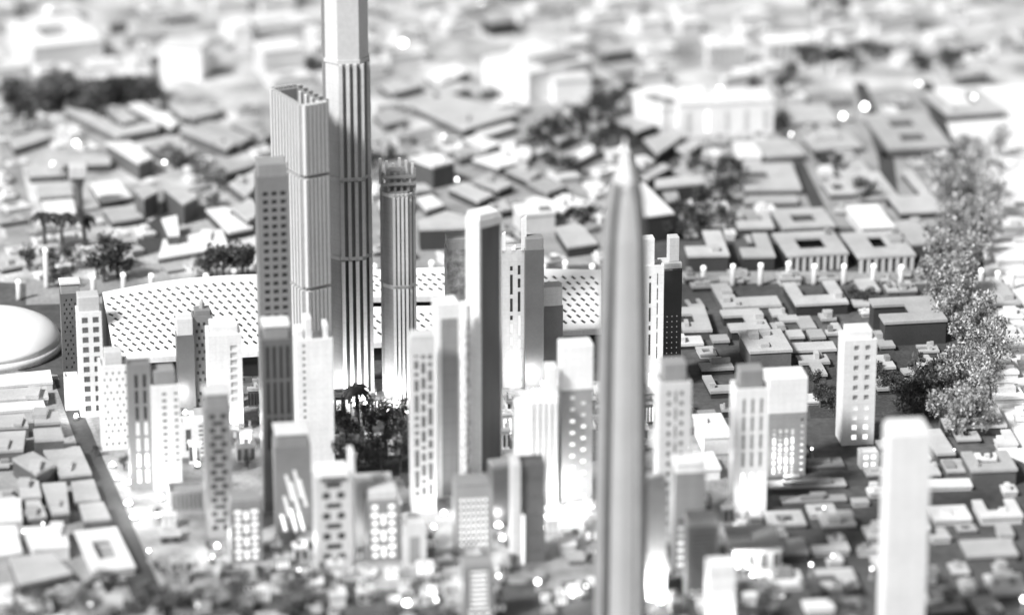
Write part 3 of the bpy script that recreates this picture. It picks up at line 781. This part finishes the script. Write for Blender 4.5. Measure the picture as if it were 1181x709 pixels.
block(836, 48, 50, 12, 26, 'bar', 8, 'roofw', 'white', 'white columned block in the far right distance', piers=8)
block(908, 44, 58, 14, 24, 'bar', 8, 'roofw', 'walll', 'second white block with piers in the far right distance', piers=7)
# centre distance
block(620, 68, 96, 30, 34, 'bar', 38, 'roofw', 'white', 'long pale block with dazzling white end wall in the centre distance')
block(657, 88, 44, 12, 28, 'bar', 12, 'roofw', 'white', 'white cubic block behind the dark trees, centre distance')
poly([(474,121),(520,108),(598,131),(535,150)], .12, 'roof', 'walld', 'wide grey lozenge slab with dark edge, centre distance', boxes=2)
poly([(548,152),(590,141),(594,146),(554,159)], .1, 'roofw', 'wall'); poly([(535,160),(546,156),(580,164),(560,172)], .12, 'roofw', 'wall')
poly([(624,146),(640,142),(660,155),(645,163)], .15, 'roof', 'wall', 'small grey slab ringed by dark trees, centre distance')
block(499, 184, 34, 15, 27, 'bar', 40, 'roofw', 'wall', 'grey cube with white roof behind the lattice-crowned tower')
for p in ([(517,216),(535,210),(570,224),(552,232)], [(545,208),(560,202),(592,212),(575,219)], [(583,196),(600,190),(624,198),(610,208)], [(608,210),(628,205),(655,214),(632,222)],
          [(606,230),(618,226),(660,236),(650,243)], [(640,228),(655,224),(685,234),(672,240)], [(545,183),(580,174),(610,184),(575,193)], [(576,166),(612,170),(612,180),(585,180)],
          [(480,228),(498,224),(512,236),(492,242)], [(520,172),(545,168),(560,176),(530,182)], [(652,180),(685,166),(692,172),(662,188)], [(430,130),(450,124),(468,138),(445,144)],
          [(436,232),(470,226),(474,236),(440,242)], [(436,96),(470,88),(488,98),(452,108)], [(490,86),(525,72),(540,82),(505,98)], [(500,102),(530,94),(540,102),(512,110)]):
    poly(p, .12, rnd.choice(['roof', 'roof', 'roofw']), rnd.choice(['wall', 'walld']), boxes=rnd.choice([0, 1]))
block(616, 240, 42, 14, 22, 'bar', 14, 'roofw', 'walll', 'pale cubic block behind the open perforated roof')
poly([(482,254),(515,243),(545,252),(540,262),(484,264)], .28, 'roof', 'walld', 'low hipped-looking slab with dark front right of the lattice-crowned tower')
poly([(728,214),(742,210),(778,245),(738,250)], .35, 'roofw', 'walld', 'pale triangular slab with dark front right behind the spire')
for p, h in (([(755,207),(810,200),(814,210),(756,216)], .22), ([(738,204),(764,188),(774,193),(748,207)], .12), ([(776,196),(788,188),(806,197),(790,203)], .12), ([(742,160),(784,148),(790,156),(758,178)], .16),
             ([(779,170),(800,160),(810,165),(790,178)], .14), ([(702,134),(720,132),(758,143),(735,152)], .14), ([(764,222),(780,218),(784,230),(770,233)], .14), ([(690,100),(720,92),(735,102),(705,110)], .12),
             ([(640,262),(668,256),(690,280),(655,285)], .14), ([(640,100),(650,98),(655,104),(645,106)], .1)):
    poly(p, h, 'roof', 'walld')
# left distance
for p, h, r_, l in (([(74,125),(90,123),(142,147),(184,138),(183,148),(136,157)], .13, 'roof', 'long kinked grey slab at the head of the left-hand herringbone blocks'),
    ([(119,122),(138,122),(160,137),(142,142)], .13, 'roof', None), ([(147,121),(160,118),(206,140),(198,147)], .13, 'roofw', None), ([(184,113),(199,113),(224,129),(214,135)], .12, 'roof', None),
    ([(207,149),(220,144),(274,164),(262,171)], .13, 'roof', None), ([(227,143),(245,139),(290,158),(276,166)], .13, 'roof', None), ([(208,124),(248,117),(254,128),(222,137)], .13, 'roof', None),
    ([(266,141),(276,138),(312,153),(304,160)], .13, 'roof', None), ([(122,164),(150,162),(177,181),(160,188)], .24, 'roofw', 'white-topped block with dark side wall in the left distance'), ([(165,166),(200,160),(228,173),(206,183)], .15, 'roof', None),
    ([(248,194),(293,181),(300,188),(254,202)], .14, 'roof', None), ([(264,211),(296,195),(308,203),(284,226)], .16, 'roof', None), ([(268,240),(288,228),(306,243),(286,254)], .2, 'roof', None),
    ([(155,217),(172,211),(182,221),(166,229)], .28, 'roof', None), ([(188,216),(206,213),(228,227),(212,235)], .28, 'roof', None), ([(60,179),(127,180),(127,188),(60,189)], .12, 'roof', 'long thin grey bar behind the box on a post'),
    ([(104,211),(136,208),(152,226),(116,232)], .1, 'roofw', None), ([(48,232),(84,229),(88,245),(52,247)], .1, 'roofw', None), ([(42,213),(80,210),(85,224),(46,227)], .1, 'roof', None),
    ([(237,241),(260,238),(292,262),(264,268)], .12, 'roofw', None), ([(188,276),(256,264),(264,284),(182,298)], .07, 'roofw', 'broad pale terrace slab behind the perforated roof'), ([(30,192),(72,190),(76,200),(34,203)], .1, 'roof', None),
    ([(118,240),(150,237),(166,250),(130,256)], .1, 'roof', None), ([(10,160),(50,150),(58,158),(16,172)], .1, 'roof', None), ([(186,252),(204,248),(207,270),(194,271)], .2, 'roofw', None)):
    poly(p, h, r_, rnd.choice(['wall', 'walld']), l, boxes=rnd.choice([0, 0, 1]))
block(64, 36, 84, 40, 28, 'ring', 22, 'roofw', 'walll', 'big pale courtyard block in the top left corner')
block(214, 50, 52, 12, 38, 'bar', -14, 'roofw', 'white', 'dazzling white box-like block, upper left distance')
block(306, 24, 90, 20, 18, 'bar', 30, 'roofw', 'walll'); block(322, 52, 50, 14, 32, 'bar', 20, 'roofw', 'walll', 'pale cubic block left of the tallest ribbed tower, upper distance'); block(156, 34, 56, 20, 14, 'L', 30, 'roof', 'walll')
block(166, 52, 13, 10, 22, 'bar', 10, 'roofw', 'walll'); block(279, 27, 22, 12, 26, 'bar', 10, 'roofw', 'walll'); block(128, 72, 60, 12, 7, 'bar', 12, 'roofw', 'walll')
# lower left
for p, h, r_, l in (([(0,432),(58,426),(61,440),(-6,446)], .1, 'roofw', 'long white slab just below the domed arena'), ([(-6,449),(54,445),(56,458),(-6,462)], .1, 'roof', None), ([(-6,465),(50,461),(53,470),(-6,475)], .14, 'roofw', None),
    ([(-6,479),(28,477),(33,491),(-6,493)], .14, 'roof', None), ([(38,476),(66,474),(70,486),(40,488)], .2, 'roof', None), ([(-6,498),(30,496),(27,518),(-6,520)], .14, 'roof', None), ([(38,494),(70,492),(74,505),(40,507)], .24, 'roof', None),
    ([(48,516),(92,514),(106,545),(70,549)], .12, 'roof', 'largest flat grey slab beside the left road'), ([(14,528),(38,520),(64,535),(42,546)], .2, 'roof', 'tilted-looking grey block rotated against its neighbours, lower left'),
    ([(82,555),(108,552),(116,575),(86,578)], .1, 'roof', None), ([(20,554),(44,552),(48,572),(24,574)], .12, 'roof', None), ([(48,557),(76,555),(80,590),(60,592)], .14, 'roof', None), ([(91,581),(119,578),(128,597),(97,600)], .12, 'roof', None),
    ([(-6,575),(24,573),(26,600),(-6,603)], .14, 'roofw', None), ([(29,577),(46,576),(54,594),(32,597)], .12, 'roof', None), ([(26,607),(76,605),(80,630),(38,633)], .14, 'roofw', None), ([(10,642),(60,637),(84,660),(22,674)], .12, 'roof', None), ([(-6,606),(18,605),(26,636),(-6,641)], .14, 'roofw', None)):
    poly(p, h, r_, 'walll' if r_ == 'roofw' else 'wall', l, boxes=rnd.choice([0, 1]))
block(121, 632, 50, 42, 10, 'ring', 16, 'roofw', 'walll', 'pale courtyard block beside the lower left road')
# lower right
block(868, 618, 58, 24, 26, 'C', 6, 'roof', 'white', 'white-fronted C-shaped block with grey roof in front of the three-slot tower', lits=4, litkey='glassm')
for x, y, w, d, h, sh, r_ in ((930,556,90,7,6,'bar','roof'),(938,574,76,6,5,'bar','roofd'),(905,596,44,14,8,'ring','roof'),(965,598,40,12,8,'bar','roof'),(915,628,30,14,10,'bar','roof'),(955,625,44,14,8,'L','roofw'),
                              (900,665,50,14,8,'bar','roofw'),(965,665,44,18,10,'C','roof'),(1095,590,44,14,8,'bar','roofw'),(1150,585,50,18,10,'U','roofw'),(1140,630,60,16,10,'bar','roof'),(1160,670,44,16,8,'bar','roofw'),
                              (910,515,40,14,8,'bar','roofd'),(950,532,44,9,6,'bar','roofd')):
    block(x, y, w, d, h, sh, 6, r_, 'walll' if r_ == 'roofw' else 'wall')

# ------------------------------------------------------------------ trees
def crown_mesh(name, n, rx, rz, leaf, m, seed, lumps=7):
    q = random.Random(seed); bm = bmesh.new()
    cs = []
    for k in range(lumps):
        a = q.uniform(0, 6.28); r = q.uniform(.25, .62)
        cs.append((Vector((math.cos(a)*r*rx, math.sin(a)*r*rx, q.uniform(-.5, .55)*rz)), q.uniform(.3, .52)))
    for i in range(n):
        c, rr = q.choice(cs)
        v = Vector((q.gauss(0, 1), q.gauss(0, 1), q.gauss(0, 1))).normalized()*(q.random()**.4)*rr
        p = c+Vector((v.x*rx, v.y*rx, v.z*rz))
        ax = Vector((q.gauss(0, 1), q.gauss(0, 1), q.gauss(0, 1))).normalized(); b = ax.orthogonal().normalized()
        b = Matrix.Rotation(q.uniform(0, 6.28), 3, ax) @ b; e = ax.cross(b)
        l = leaf*q.uniform(.6, 1.4); wd = l*.5
        bm.faces.new([bm.verts.new(p+k) for k in (-b*l, e*wd, b*l, -e*wd)])
    me = bpy.data.meshes.new(name); bm.to_mesh(me); bm.free(); me.materials.append(M[m]); return me
CROWN = {'d': [crown_mesh('crown', 620, .5, .5, .042, 'leafd', k) for k in range(4)],
         'm': [crown_mesh('crown', 620, .5, .5, .042, 'leafm', 10+k) for k in range(3)],
         'l': [crown_mesh('crown', 760, .5, .5, .038, 'leafl', 20+k, 10) for k in range(4)]}
def trunk_mesh():
    bm = bmesh.new(); lathe(bm, [(.05, 0), (.035, .25), (.025, .6)], 7)
    for a in (0, 2.1, 4.2):
        d = Vector((math.cos(a), math.sin(a), 0))
        r = [[bm.verts.new(b+Vector((math.cos(k*1.57), math.sin(k*1.57), 0))*t) for k in range(4)] for b, t in ((Vector((0, 0, .25)), .02), (d*.22+Vector((0, 0, .55)), .008))]
        for i in range(4): bm.faces.new((r[0][i], r[0][(i+1) % 4], r[1][(i+1) % 4], r[1][i]))
    me = bpy.data.meshes.new('trunk'); bm.to_mesh(me); bm.free(); me.materials.append(M['bark']); return me
TRUNK = trunk_mesh()
TREES = []
def tree(px, py, hpx, wpx=None, kind='d', label=None, group=None):
    """px,py = foot in the photograph; hpx its height, wpx its width"""
    p = G(px, py); s = scale_at(p); h = hpx/(s*.94); w = (wpx or hpx)/s
    t = thing('tree', (p.x, p.y, 0), rnd.uniform(0, 6.28), label or '', 'tree', group or 'model trees')
    c = bpy.data.objects.new('crown', rnd.choice(CROWN[kind])); link(c, t); c.location = (0, 0, h*.52); c.scale = (w, w, h*.95)
    k = bpy.data.objects.new('trunk', TRUNK); link(k, t); k.scale = (w, w, h)
    TREES.append((t, label, kind, px, py-hpx*.5, hpx))
    return t
def palm(px, py, hpx, label):
    p = G(px, py); s = scale_at(p); h = hpx/(s*.94)
    t = thing('palm_tree', (p.x, p.y, 0), rnd.uniform(0, 6), label, 'palm tree', 'model palms')
    bm = bmesh.new(); lathe(bm, [(.035, 0), (.022, h*.5), (.02, h*.85)], 8); obj('trunk', bm, M['bark'], t)
    for k in range(14):
        a = k*2*math.pi/14+rnd.uniform(-.2, .2); l = h*.33*rnd.uniform(.8, 1.15); lift = rnd.uniform(.1, .6)
        bm = bmesh.new(); prev = None
        for i in range(6):
            f = i/5; r = l*f; z = h*.86+l*(lift*f*1.6-1.1*f*f)
            wd = l*.24*math.sin(math.pi*(.15+.8*f)); d = Vector((math.cos(a), math.sin(a), 0)); e = Vector((-math.sin(a), math.cos(a), 0))
            row = [bm.verts.new(d*r+e*wd+Vector((0, 0, z-wd*.5))), bm.verts.new(d*r+Vector((0, 0, z))), bm.verts.new(d*r-e*wd+Vector((0, 0, z-wd*.5)))]
            if prev:
                bm.faces.new((prev[0], prev[1], row[1], row[0])); bm.faces.new((prev[1], prev[2], row[2], row[1]))
            prev = row
        obj('frond', bm, M['leafd'], t)
# central park
for x, y, h, w in ((392,500,42,34),(405,520,44,36),(420,492,40,34),(432,512,52,40),(445,500,44,36),(455,520,54,38),(466,502,50,30),(410,545,46,36),(440,545,56,38),(462,545,52,36),(392,540,40,30),(426,535,40,34),(474,530,46,26)):
    tree(x, y, h, w, 'd', group='dark trees of the central park')
palm(412, 490, 52, 'small dark palm in front of the tallest ribbed tower')
# left group
for x, y, h, w in ((34,312,34,34),(62,318,36,34),(84,312,32,30),(128,312,46,44),(112,322,34,30),(250,322,46,40),(272,320,36,36),(286,318,38,30),(236,318,30,26),(70,332,28,34),(146,322,30,26),(258,326,52,46),(280,324,48,44),(120,326,52,46),(136,320,50,44)):
    tree(x, y, h, w, 'd')
palm(52, 290, 48, 'leftmost of the three palms beyond the domed arena'); palm(72, 292, 50, 'middle palm of three beyond the domed arena'); palm(98, 290, 48, 'rightmost of the three palms beyond the domed arena')
# far clumps
for x, y, h, w in ((18,128,40,44),(48,132,42,46),(78,128,38,44),(108,124,36,42),(135,120,36,40),(158,116,34,40),(176,114,32,36),(30,150,30,40),(200,196,36,40),(228,212,36,44),(252,220,30,34),(240,240,30,34)):
    tree(x, y, h, w, rnd.choice('dm') if x < 150 else 'm')
for x, y, h, w in ((625,172,40,36),(648,168,44,40),(672,160,52,42),(692,150,50,40),(708,138,42,36),(690,182,36,36),(650,205,36,44),(632,198,30,34),(612,176,34,28),(730,120,30,34),(715,170,34,36),(672,270,38,34)):
    tree(x, y, h, w, 'd')
for x, y, h, w in ((790,262,38,40),(812,258,44,40),(832,238,46,40),(846,222,48,36),(826,215,40,36),(806,272,32,40),(780,278,26,30),(800,205,28,26),(838,262,30,30)):
    tree(x, y, h, w, 'd')
for x, y, h, w in ((930,75,32,44),(955,82,34,44),(975,80,28,40),(1010,68,24,50),(900,110,32,36),(912,98,30,30),(430,205,34,34),(446,196,30,30),(960,200,26,34),(1000,232,30,44),(948,198,24,24),(1095,82,22,50),(1060,80,20,50),(868,112,26,26)):
    tree(x, y, h, w, 'd')
for k in range(26):
    tree(rnd.uniform(5, 182), rnd.uniform(108, 136), rnd.uniform(26, 40), rnd.uniform(34, 50), rnd.choice('dmm'))
# dark park on the right
for x, y, h, w in ((1050,470,34,34),(1066,478,54,44),(1082,472,40,36),(1040,455,24,30),(1096,462,34,34),(946,470,36,34),(962,480,36,30),(938,452,30,26),(1058,445,20,30),(1075,432,18,30),(1030,442,16,26),(1000,352,22,30),(985,350,20,24),(1072,462,60,50),(1052,482,56,44),(1090,476,50,40),(1040,475,36,36),(1020,452,26,28),(1100,440,36,30),(1010,430,18,24)):
    tree(x, y, h, w, 'd')
# the leafy bank on the right
bank = []
for k in range(13):
    y = 215+k*22; x = 1100+18*math.sin(k*.9)+k*1.5
    bank.append((x-16, y, 58, 48)); bank.append((x+18, y+8, 62, 48)); bank.append((x+2, y+14, 50, 36))
for x, y, h, w in bank: tree(x, y+14, h, w, 'l', group='pale leafy trees of the right bank')
for x, y, h, w in ((1130,200,46,40),(1112,190,44,36),(1150,180,40,40),(1138,500,40,34)): tree(x, y, h, w, 'l', group='pale leafy trees of the right bank')
for k in range(70):
    x = rnd.uniform(110, 900); y = rnd.uniform(470, 700)
    if overlaps(foot_rect(G(x, y), .16, .16, 0)): continue
    tree(x, y, rnd.uniform(12, 24), rnd.uniform(12, 24), rnd.choice('ddm'), group='small street trees among the towers')
# foreground scrub
for k in range(90):
    x = rnd.choice([rnd.uniform(0, 520), rnd.uniform(0, 420), rnd.uniform(850, 1181)]); y = rnd.uniform(668, 745)
    p = G(x, y); q = foot_rect(p, .2, .2, 0)
    if overlaps(q): continue
    tree(x, y, rnd.uniform(16, 30), rnd.uniform(26, 44), rnd.choice('mml'), group='foreground scrub trees')

# ------------------------------------------------------------------ lamps
LAMPS = []
def pillar_lamp(px, py, hpx=26, wpx=7):
    p = G(px, py+hpx); s = scale_at(p); h = hpx/(s*.94); r = wpx/s/2
    t = thing('pillar_lamp', (p.x, p.y, 0), 0, '', 'lamp', 'pillar lamps round the plaza')
    bm = bmesh.new(); lathe(bm, [(r*1.1, 0), (r*.9, .04), (r*.88, h-r*1.5)], 14); obj('post', bm, M['pale'], t, True)
    bm = bmesh.new(); lathe(bm, [(r*.8, h-r*1.5+.001), (r*.92, h-r*1.3), (r*.88, h-r*.4), (r*.4, h-r*.1)], 14); obj('lamp_cap', bm, M['cap'], t, True)
    LAMPS.append((t, px, py, 'pillar lamp'))
for x, y, h in ((22,322,24),(54,286,46),(108,317,26),(143,314,26),(175,315,22),(238,315,16),(270,309,16),(432,304,14),(498,300,20),(626,305,16),(652,300,22),(683,304,18),
             (811,306,24),(845,304,26),(877,303,26),(909,301,24),(939,304,24),(973,304,24),(1007,304,24),(1039,305,24),(1131,309,22),(1150,312,22),(1167,311,22)):
    pillar_lamp(x, y, h)
def globe_lamp(px, py, hpx, rpx):
    p = G(px, py+hpx); s = scale_at(p); h = hpx/(s*.94); r = rpx/s*.72
    t = thing('globe_lamp', (p.x, p.y, 0), 0, '', 'street lamp', 'glowing globe lamps of the model')
    bm = bmesh.new(); lathe(bm, [(.025, 0), (.012, .04), (.01, h-r)], 8); obj('post', bm, M['metal'], t)
    bm = bmesh.new(); bmesh.ops.create_uvsphere(bm, u_segments=12, v_segments=8, radius=r)
    bmesh.ops.translate(bm, verts=bm.verts[:], vec=(0, 0, h)); obj('globe', bm, M['bulb'], t, True)
    LAMPS.append((t, px, py, 'globe lamp'))
for x, y, h, r in [l_ for i_, l_ in enumerate(((465,50,14,4.4),(997,123,10,5),(1063,640,14,4.4),(830,104,18,3.8),(555,3,10,3),(56,12,14,3.2),(512,157,10,3.2),(527,207,12,3),(667,220,12,3),(972,134,8,4),(795,147,8,3.5),(843,155,8,3.5),(912,155,8,3.5),(960,152,10,3.4),
                (1060,97,14,3.4),(1123,112,10,3),(250,158,8,3),(190,187,10,3),(242,180,8,4),(62,190,8,4),(88,165,6,4),(492,97,8,2.6),(823,200,8,2),(953,100,8,3),(960,296,6,2),(620,246,6,2.5),
                (1040,443,34,2.6),(1089,448,14,3.2),(1023,437,8,3),(936,517,10,2.6),(1100,518,10,2.6),(1019,563,10,3.2),(1030,670,20,4),(66,676,16,3),(50,603,12,2.6),(28,612,16,3),(32,648,14,3),(172,634,14,3),(132,660,12,3),
                (105,695,14,3.4),(345,656,14,3),(262,655,12,3),(228,697,12,2.6),(352,625,14,3),(575,663,14,3.6),(620,670,10,4),(900,635,12,3.4),(935,650,14,3.4),(905,690,10,4),(960,640,12,3),(1005,655,12,2.6),(930,610,10,2.4),(950,585,12,2.4),
                (480,625,10,3),(497,626,10,3),(676,675,12,2.6),(690,640,12,3.4),(1180,690,14,4),(1140,645,14,3),(1108,590,10,3))) if i_ < 8 or i_ % 5 not in (1, 3)]:
    globe_lamp(x, y, h, r*(1 if r > 3.7 else rnd.uniform(.4, .75)))
def flood(px, py, power, rpx=7, h=.06, label=None):
    p = G(px, py); s = scale_at(p); r = rpx/s
    t = thing('ground_floodlight', (p.x, p.y, .008), 0, '', 'floodlight', 'ground floodlights between the towers')
    bm = bmesh.new(); lathe(bm, [(r, 0), (r, .02), (r*.9, .03)], 14); obj('housing', bm, M['metal'], t)
    bm = bmesh.new(); lathe(bm, [(r*.88, .031), (r*.7, .05), (r*.3, .065)], 14); obj('lens', bm, M['bulb'], t, True)
    l = bpy.data.lights.new('bulb', 'POINT'); l.energy = power*.3; l.shadow_soft_size = .06
    o = bpy.data.objects.new('bulb', l); link(o, t); o.location = (0, 0, .16)
    LAMPS.append((t, px, py, 'floodlight'))
for x, y, e in ((615,455,22),(214,480,16),(655,590,16),(386,468,12),(398,471,13),(410,471,13),(422,470,12),(446,477,12),(457,480,13),(468,479,12),(374,466,8)): flood(x, y, e, 4)
for x, y, e, r in ((214,480,6,6),(104,500,5,6),(88,484,6,6),(150,560,7,8),(148,584,9,9),(155,600,9,9),(186,578,7,8),(182,598,8,8),(130,540,6,7),(135,555,5,6),
                (250,634,8,7),(245,648,6,7),(338,632,7,8),(350,640,5,7),(434,660,8,9),(420,600,7,7),(408,640,6,6),(500,612,6,6),(512,596,6,7),(575,610,8,9),(580,625,6,8),(628,458,5,5),
                (655,592,9,8),(640,600,8,8),(668,598,6,7),(630,612,7,8),(690,596,6,7),(750,694,24,9),(762,698,10,8),(760,500,7,7),(750,560,8,7),(745,470,6,6),(862,601,4,6),(905,560,6,6),(985,524,5,5),(800,545,6,8),(868,668,12,6),(850,660,8,6),(792,520,6,7),  # two floods before the white-fronted C-shaped block are added to brighten its front
                (425,690,8,10),(470,700,9,11),(500,696,8,10),(830,740,12,9),(590,596,6,6),(555,655,5,7),(525,600,5,6),(268,500,6,6),(245,515,6,6),(228,540,5,6),(290,520,5,5),(660,690,7,8)):
    if (x*7+y) % 10 < 8: flood(x, y, e, r*.55)

# ------------------------------------------------------------------ filler blocks on what is left of the board
def fill(x0, x1, y0, y1, stepx, stepy, rot, wr, dr, hr, roofs, prob=1.0, cap=60, lits=(0,)):
    n = 0; y = y0
    while y < y1 and n < cap:
        x = x0+rnd.uniform(0, stepx)
        while x < x1 and n < cap:
            if rnd.random() < prob:
                rf = rnd.choice(roofs)
                h = rnd.uniform(*hr)
                if block(x+rnd.uniform(-4, 4), y-h+rnd.uniform(-2, 2), rnd.uniform(*wr), rnd.uniform(*dr), h, rnd.choice(['bar', 'bar', 'bar', 'L', 'U', 'ring', 'C']), rot+rnd.uniform(-5, 5), rf,
                         'walll' if rf == 'roofw' else rnd.choice(['wall', 'walld', 'walll']), check=True, pad=.03, lits=rnd.choice(lits), litkey=rnd.choice(['glass', 'glassm', 'dim', 'lit'])): n += 1
            x += stepx*rnd.uniform(.8, 1.2)
        y += stepy
    return n
for q_ in ([(60,438),(86,438),(208,705),(154,705)], [(982,96),(1000,96),(1032,176),(1012,180)], [(1010,180),(1032,176),(1040,240),(1020,240)], [(896,152),(912,152),(954,240),(934,240)], [(934,240),(954,240),(977,318),(956,318)], [(1060,95),(1077,95),(1102,168),(1086,170)]):
    FOOT.append(hull([tuple(G(*k))[:2] for k in q_]))
fill(-10, 1190, -24, 116, 44, 12, 25, (26, 54), (6, 12), (6, 18), ['roofw', 'roofw', 'roof'], .7, 118)
fill(430, 760, 112, 305, 26, 9, 28, (14, 34), (5, 10), (5, 12), ['roof', 'roof', 'roofw'], .7, 60)
fill(-5, 310, 130, 325, 30, 10, 30, (14, 32), (4, 9), (3, 8), ['roof', 'roofw', 'roofw'], .6, 60)
fill(790, 1085, 120, 500, 22, 9, 8, (12, 28), (4, 10), (4, 9), ['roof', 'roof', 'roofw'], .8, 75)
fill(1128, 1190, 190, 540, 26, 11, 8, (18, 30), (6, 10), (4, 9), ['roofw'], .9, 30)  # white roofs only, carrying on the painted fade at the right
fill(-5, 160, 430, 700, 26, 11, 12, (14, 28), (5, 10), (4, 8), ['roof', 'roofw'], .7, 22)
fill(110, 900, 450, 600, 22, 9, 8, (12, 24), (4, 9), (8, 30), ['roofw', 'roof', 'roofd'], .4, 80, (0, 2, 3, 4, 5))
fill(180, 900, 590, 712, 19, 8, 8, (12, 26), (4, 9), (6, 18), ['roofw', 'roof', 'roofd'], .42, 110, (0, 2, 3, 4))
fill(860, 1180, 520, 700, 26, 10, 8, (16, 34), (5, 11), (5, 9), ['roof', 'roofw', 'roof'], .8, 60)
fill(0, 1180, 690, 740, 46, 13, 8, (26, 48), (8, 14), (6, 14), ['roof', 'roof', 'roofw'], .6, 34)
# ------------------------------------------------------------------ labels that single each small thing out
MARKS = [('the tallest ribbed tower', 404, 200), ('the spire tower', 715, 260), ('the spire tower foot', 715, 640), ('the domed arena', 20, 380), ('the box on a post', 90, 200), ('the leafy bank', 1105, 330),
         ('the far leafy bank end', 1110, 195), ('the blank white slab tower', 1040, 570), ('the lone two-column white tower', 987, 440), ('the three-slot white tower', 862, 490), ('the nine-pier courtyard block', 934, 285),
         ('the central dark park', 430, 500), ('the left perforated skin', 210, 365), ('the open perforated roof', 660, 345), ('the lattice-crowned tower', 460, 260), ('the hollow finned tower', 345, 160), ('the big distant hall', 833, 125),
         ('the dazzling box-like block', 214, 70), ('the top left courtyard block', 64, 45), ('the lozenge slab', 535, 130), ('the dazzling end wall', 590, 80), ('the far columned white block', 836, 60), ('the top right corner', 1165, 10),
         ('the lower left courtyard block', 121, 635), ('the bottom left corner', 10, 700), ('the bottom right corner', 1170, 700), ('the white-fronted C-shaped block', 868, 615), ('the wide double-courtyard slab', 1046, 150), ('the dark park tree', 1066, 450),
         ('the paired-window tower', 383, 600), ('the dark split tower', 610, 590), ('the dark striped tower', 163, 500), ('the forward grey tower', 252, 540), ('the banded-window bottom tower', 550, 680), ('the triangular slab', 752, 232), ('the three palms', 72, 260),
         ('the largest lower-left slab', 80, 530), ('the right-edge recessed block', 1140, 535), ('the cross-patterned tower', 775, 510), ('the top edge centre', 590, 5), ('the white corner tower', 558, 400), ('the square-windowed white tower', 104, 420),
         ('the bottom edge left of centre', 250, 700), ('the bottom edge right of centre', 980, 705), ('the upper left dark hedge', 100, 105), ('the central dark trees', 680, 140), ('the right central trees', 825, 230), ('the diagonal-slit tower', 337, 560)]
ORD = ['nearest', 'second nearest', 'third nearest', 'fourth nearest', 'fifth nearest', 'sixth nearest', 'seventh nearest', 'eighth nearest', 'ninth nearest', 'tenth nearest', 'eleventh nearest', 'twelfth nearest'] + ['%dth nearest' % k for k in range(13, 60)]
used = {}
def place(px, py):
    best = min(MARKS, key=lambda m: math.hypot(m[1]-px, (m[2]-py)*1.3))
    dx, dy = px-best[1], py-best[2]
    if abs(dx) > abs(dy)*1.2: w = 'right of' if dx > 0 else 'left of'
    else: w = 'in front of' if dy > 0 else 'behind'
    return w, best[0], math.hypot(dx, dy)
pend = {}
def want(o, noun, px, py):
    w, m, dist = place(px, py); pend.setdefault(noun+' '+w+' '+m, []).append((dist, o))
for t, label, shape, roof, px, py, w in BLOCKS:
    if not label: want(t, '%s-roofed %s low block' % (TONE[roof], SHAPEWORD[shape]), px, py)
for t, label, kind, px, py, h in TREES:
    if not label: want(t, {'d': 'dark', 'm': 'mid-grey', 'l': 'pale leafy'}[kind]+(' tall' if h > 40 else ' bushy')+' tree', px, py)
for t, px, py, k in LAMPS:
    want(t, {'pillar lamp': 'white-capped pillar lamp', 'globe lamp': 'glowing globe street lamp', 'floodlight': 'glowing ground floodlight'}[k], px, py)
for key, lst in pend.items():
    lst.sort(key=lambda a: a[0])
    for i, (d_, o) in enumerate(lst): o['label'] = key if len(lst) == 1 else ORD[i]+' '+key

# ------------------------------------------------------------------ light
sd = Vector((-.54, -.46, .70)).normalized()
sun = bpy.data.lights.new('sun', 'SUN'); sun.energy = 4.2; sun.angle = R(9); sun.color = (1, 1, 1)
so = bpy.data.objects.new('sun', sun); C.objects.link(so); so.rotation_euler = sd.to_track_quat('Z', 'Y').to_euler()
w = bpy.data.worlds.new('World'); scene.world = w; w.use_nodes = True
N = w.node_tree.nodes; L = w.node_tree.links
sky = N.new('ShaderNodeTexSky'); sky.sky_type = 'NISHITA'; sky.sun_disc = False
sky.sun_elevation = math.asin(sd.z); sky.sun_rotation = math.atan2(sd.x, sd.y)
bw = N.new('ShaderNodeRGBToBW'); bg = N['Background']; bg.inputs['Strength'].default_value = .085
L.new(sky.outputs[0], bw.inputs[0]); L.new(bw.outputs[0], bg.inputs['Color'])

# ------------------------------------------------------------------ camera
cam = bpy.data.cameras.new('camera'); co = bpy.data.objects.new('camera', cam); C.objects.link(co)
co.location = CAM; co.rotation_euler = (math.pi/2-PITCH, 0, 0)
cam.sensor_width = 36; cam.lens = 36*F_PX/1181; cam.clip_start = .5; cam.clip_end = 600
cam.dof.use_dof = True
cam.dof.focus_distance = (G(400, 445)-CAM).dot(FW); cam.dof.aperture_fstop = .24
scene.camera = co
scene.view_settings.view_transform = 'Standard'; scene.view_settings.look = 'None'
scene.view_settings.exposure = .5; scene.view_settings.gamma = 1
scene.cycles.use_denoising = True
scene.cycles.max_bounces = 5; scene.cycles.diffuse_bounces = 3; scene.cycles.caustics_reflective = False; scene.cycles.caustics_refractive = False
scene.cycles.sample_clamp_indirect = 4
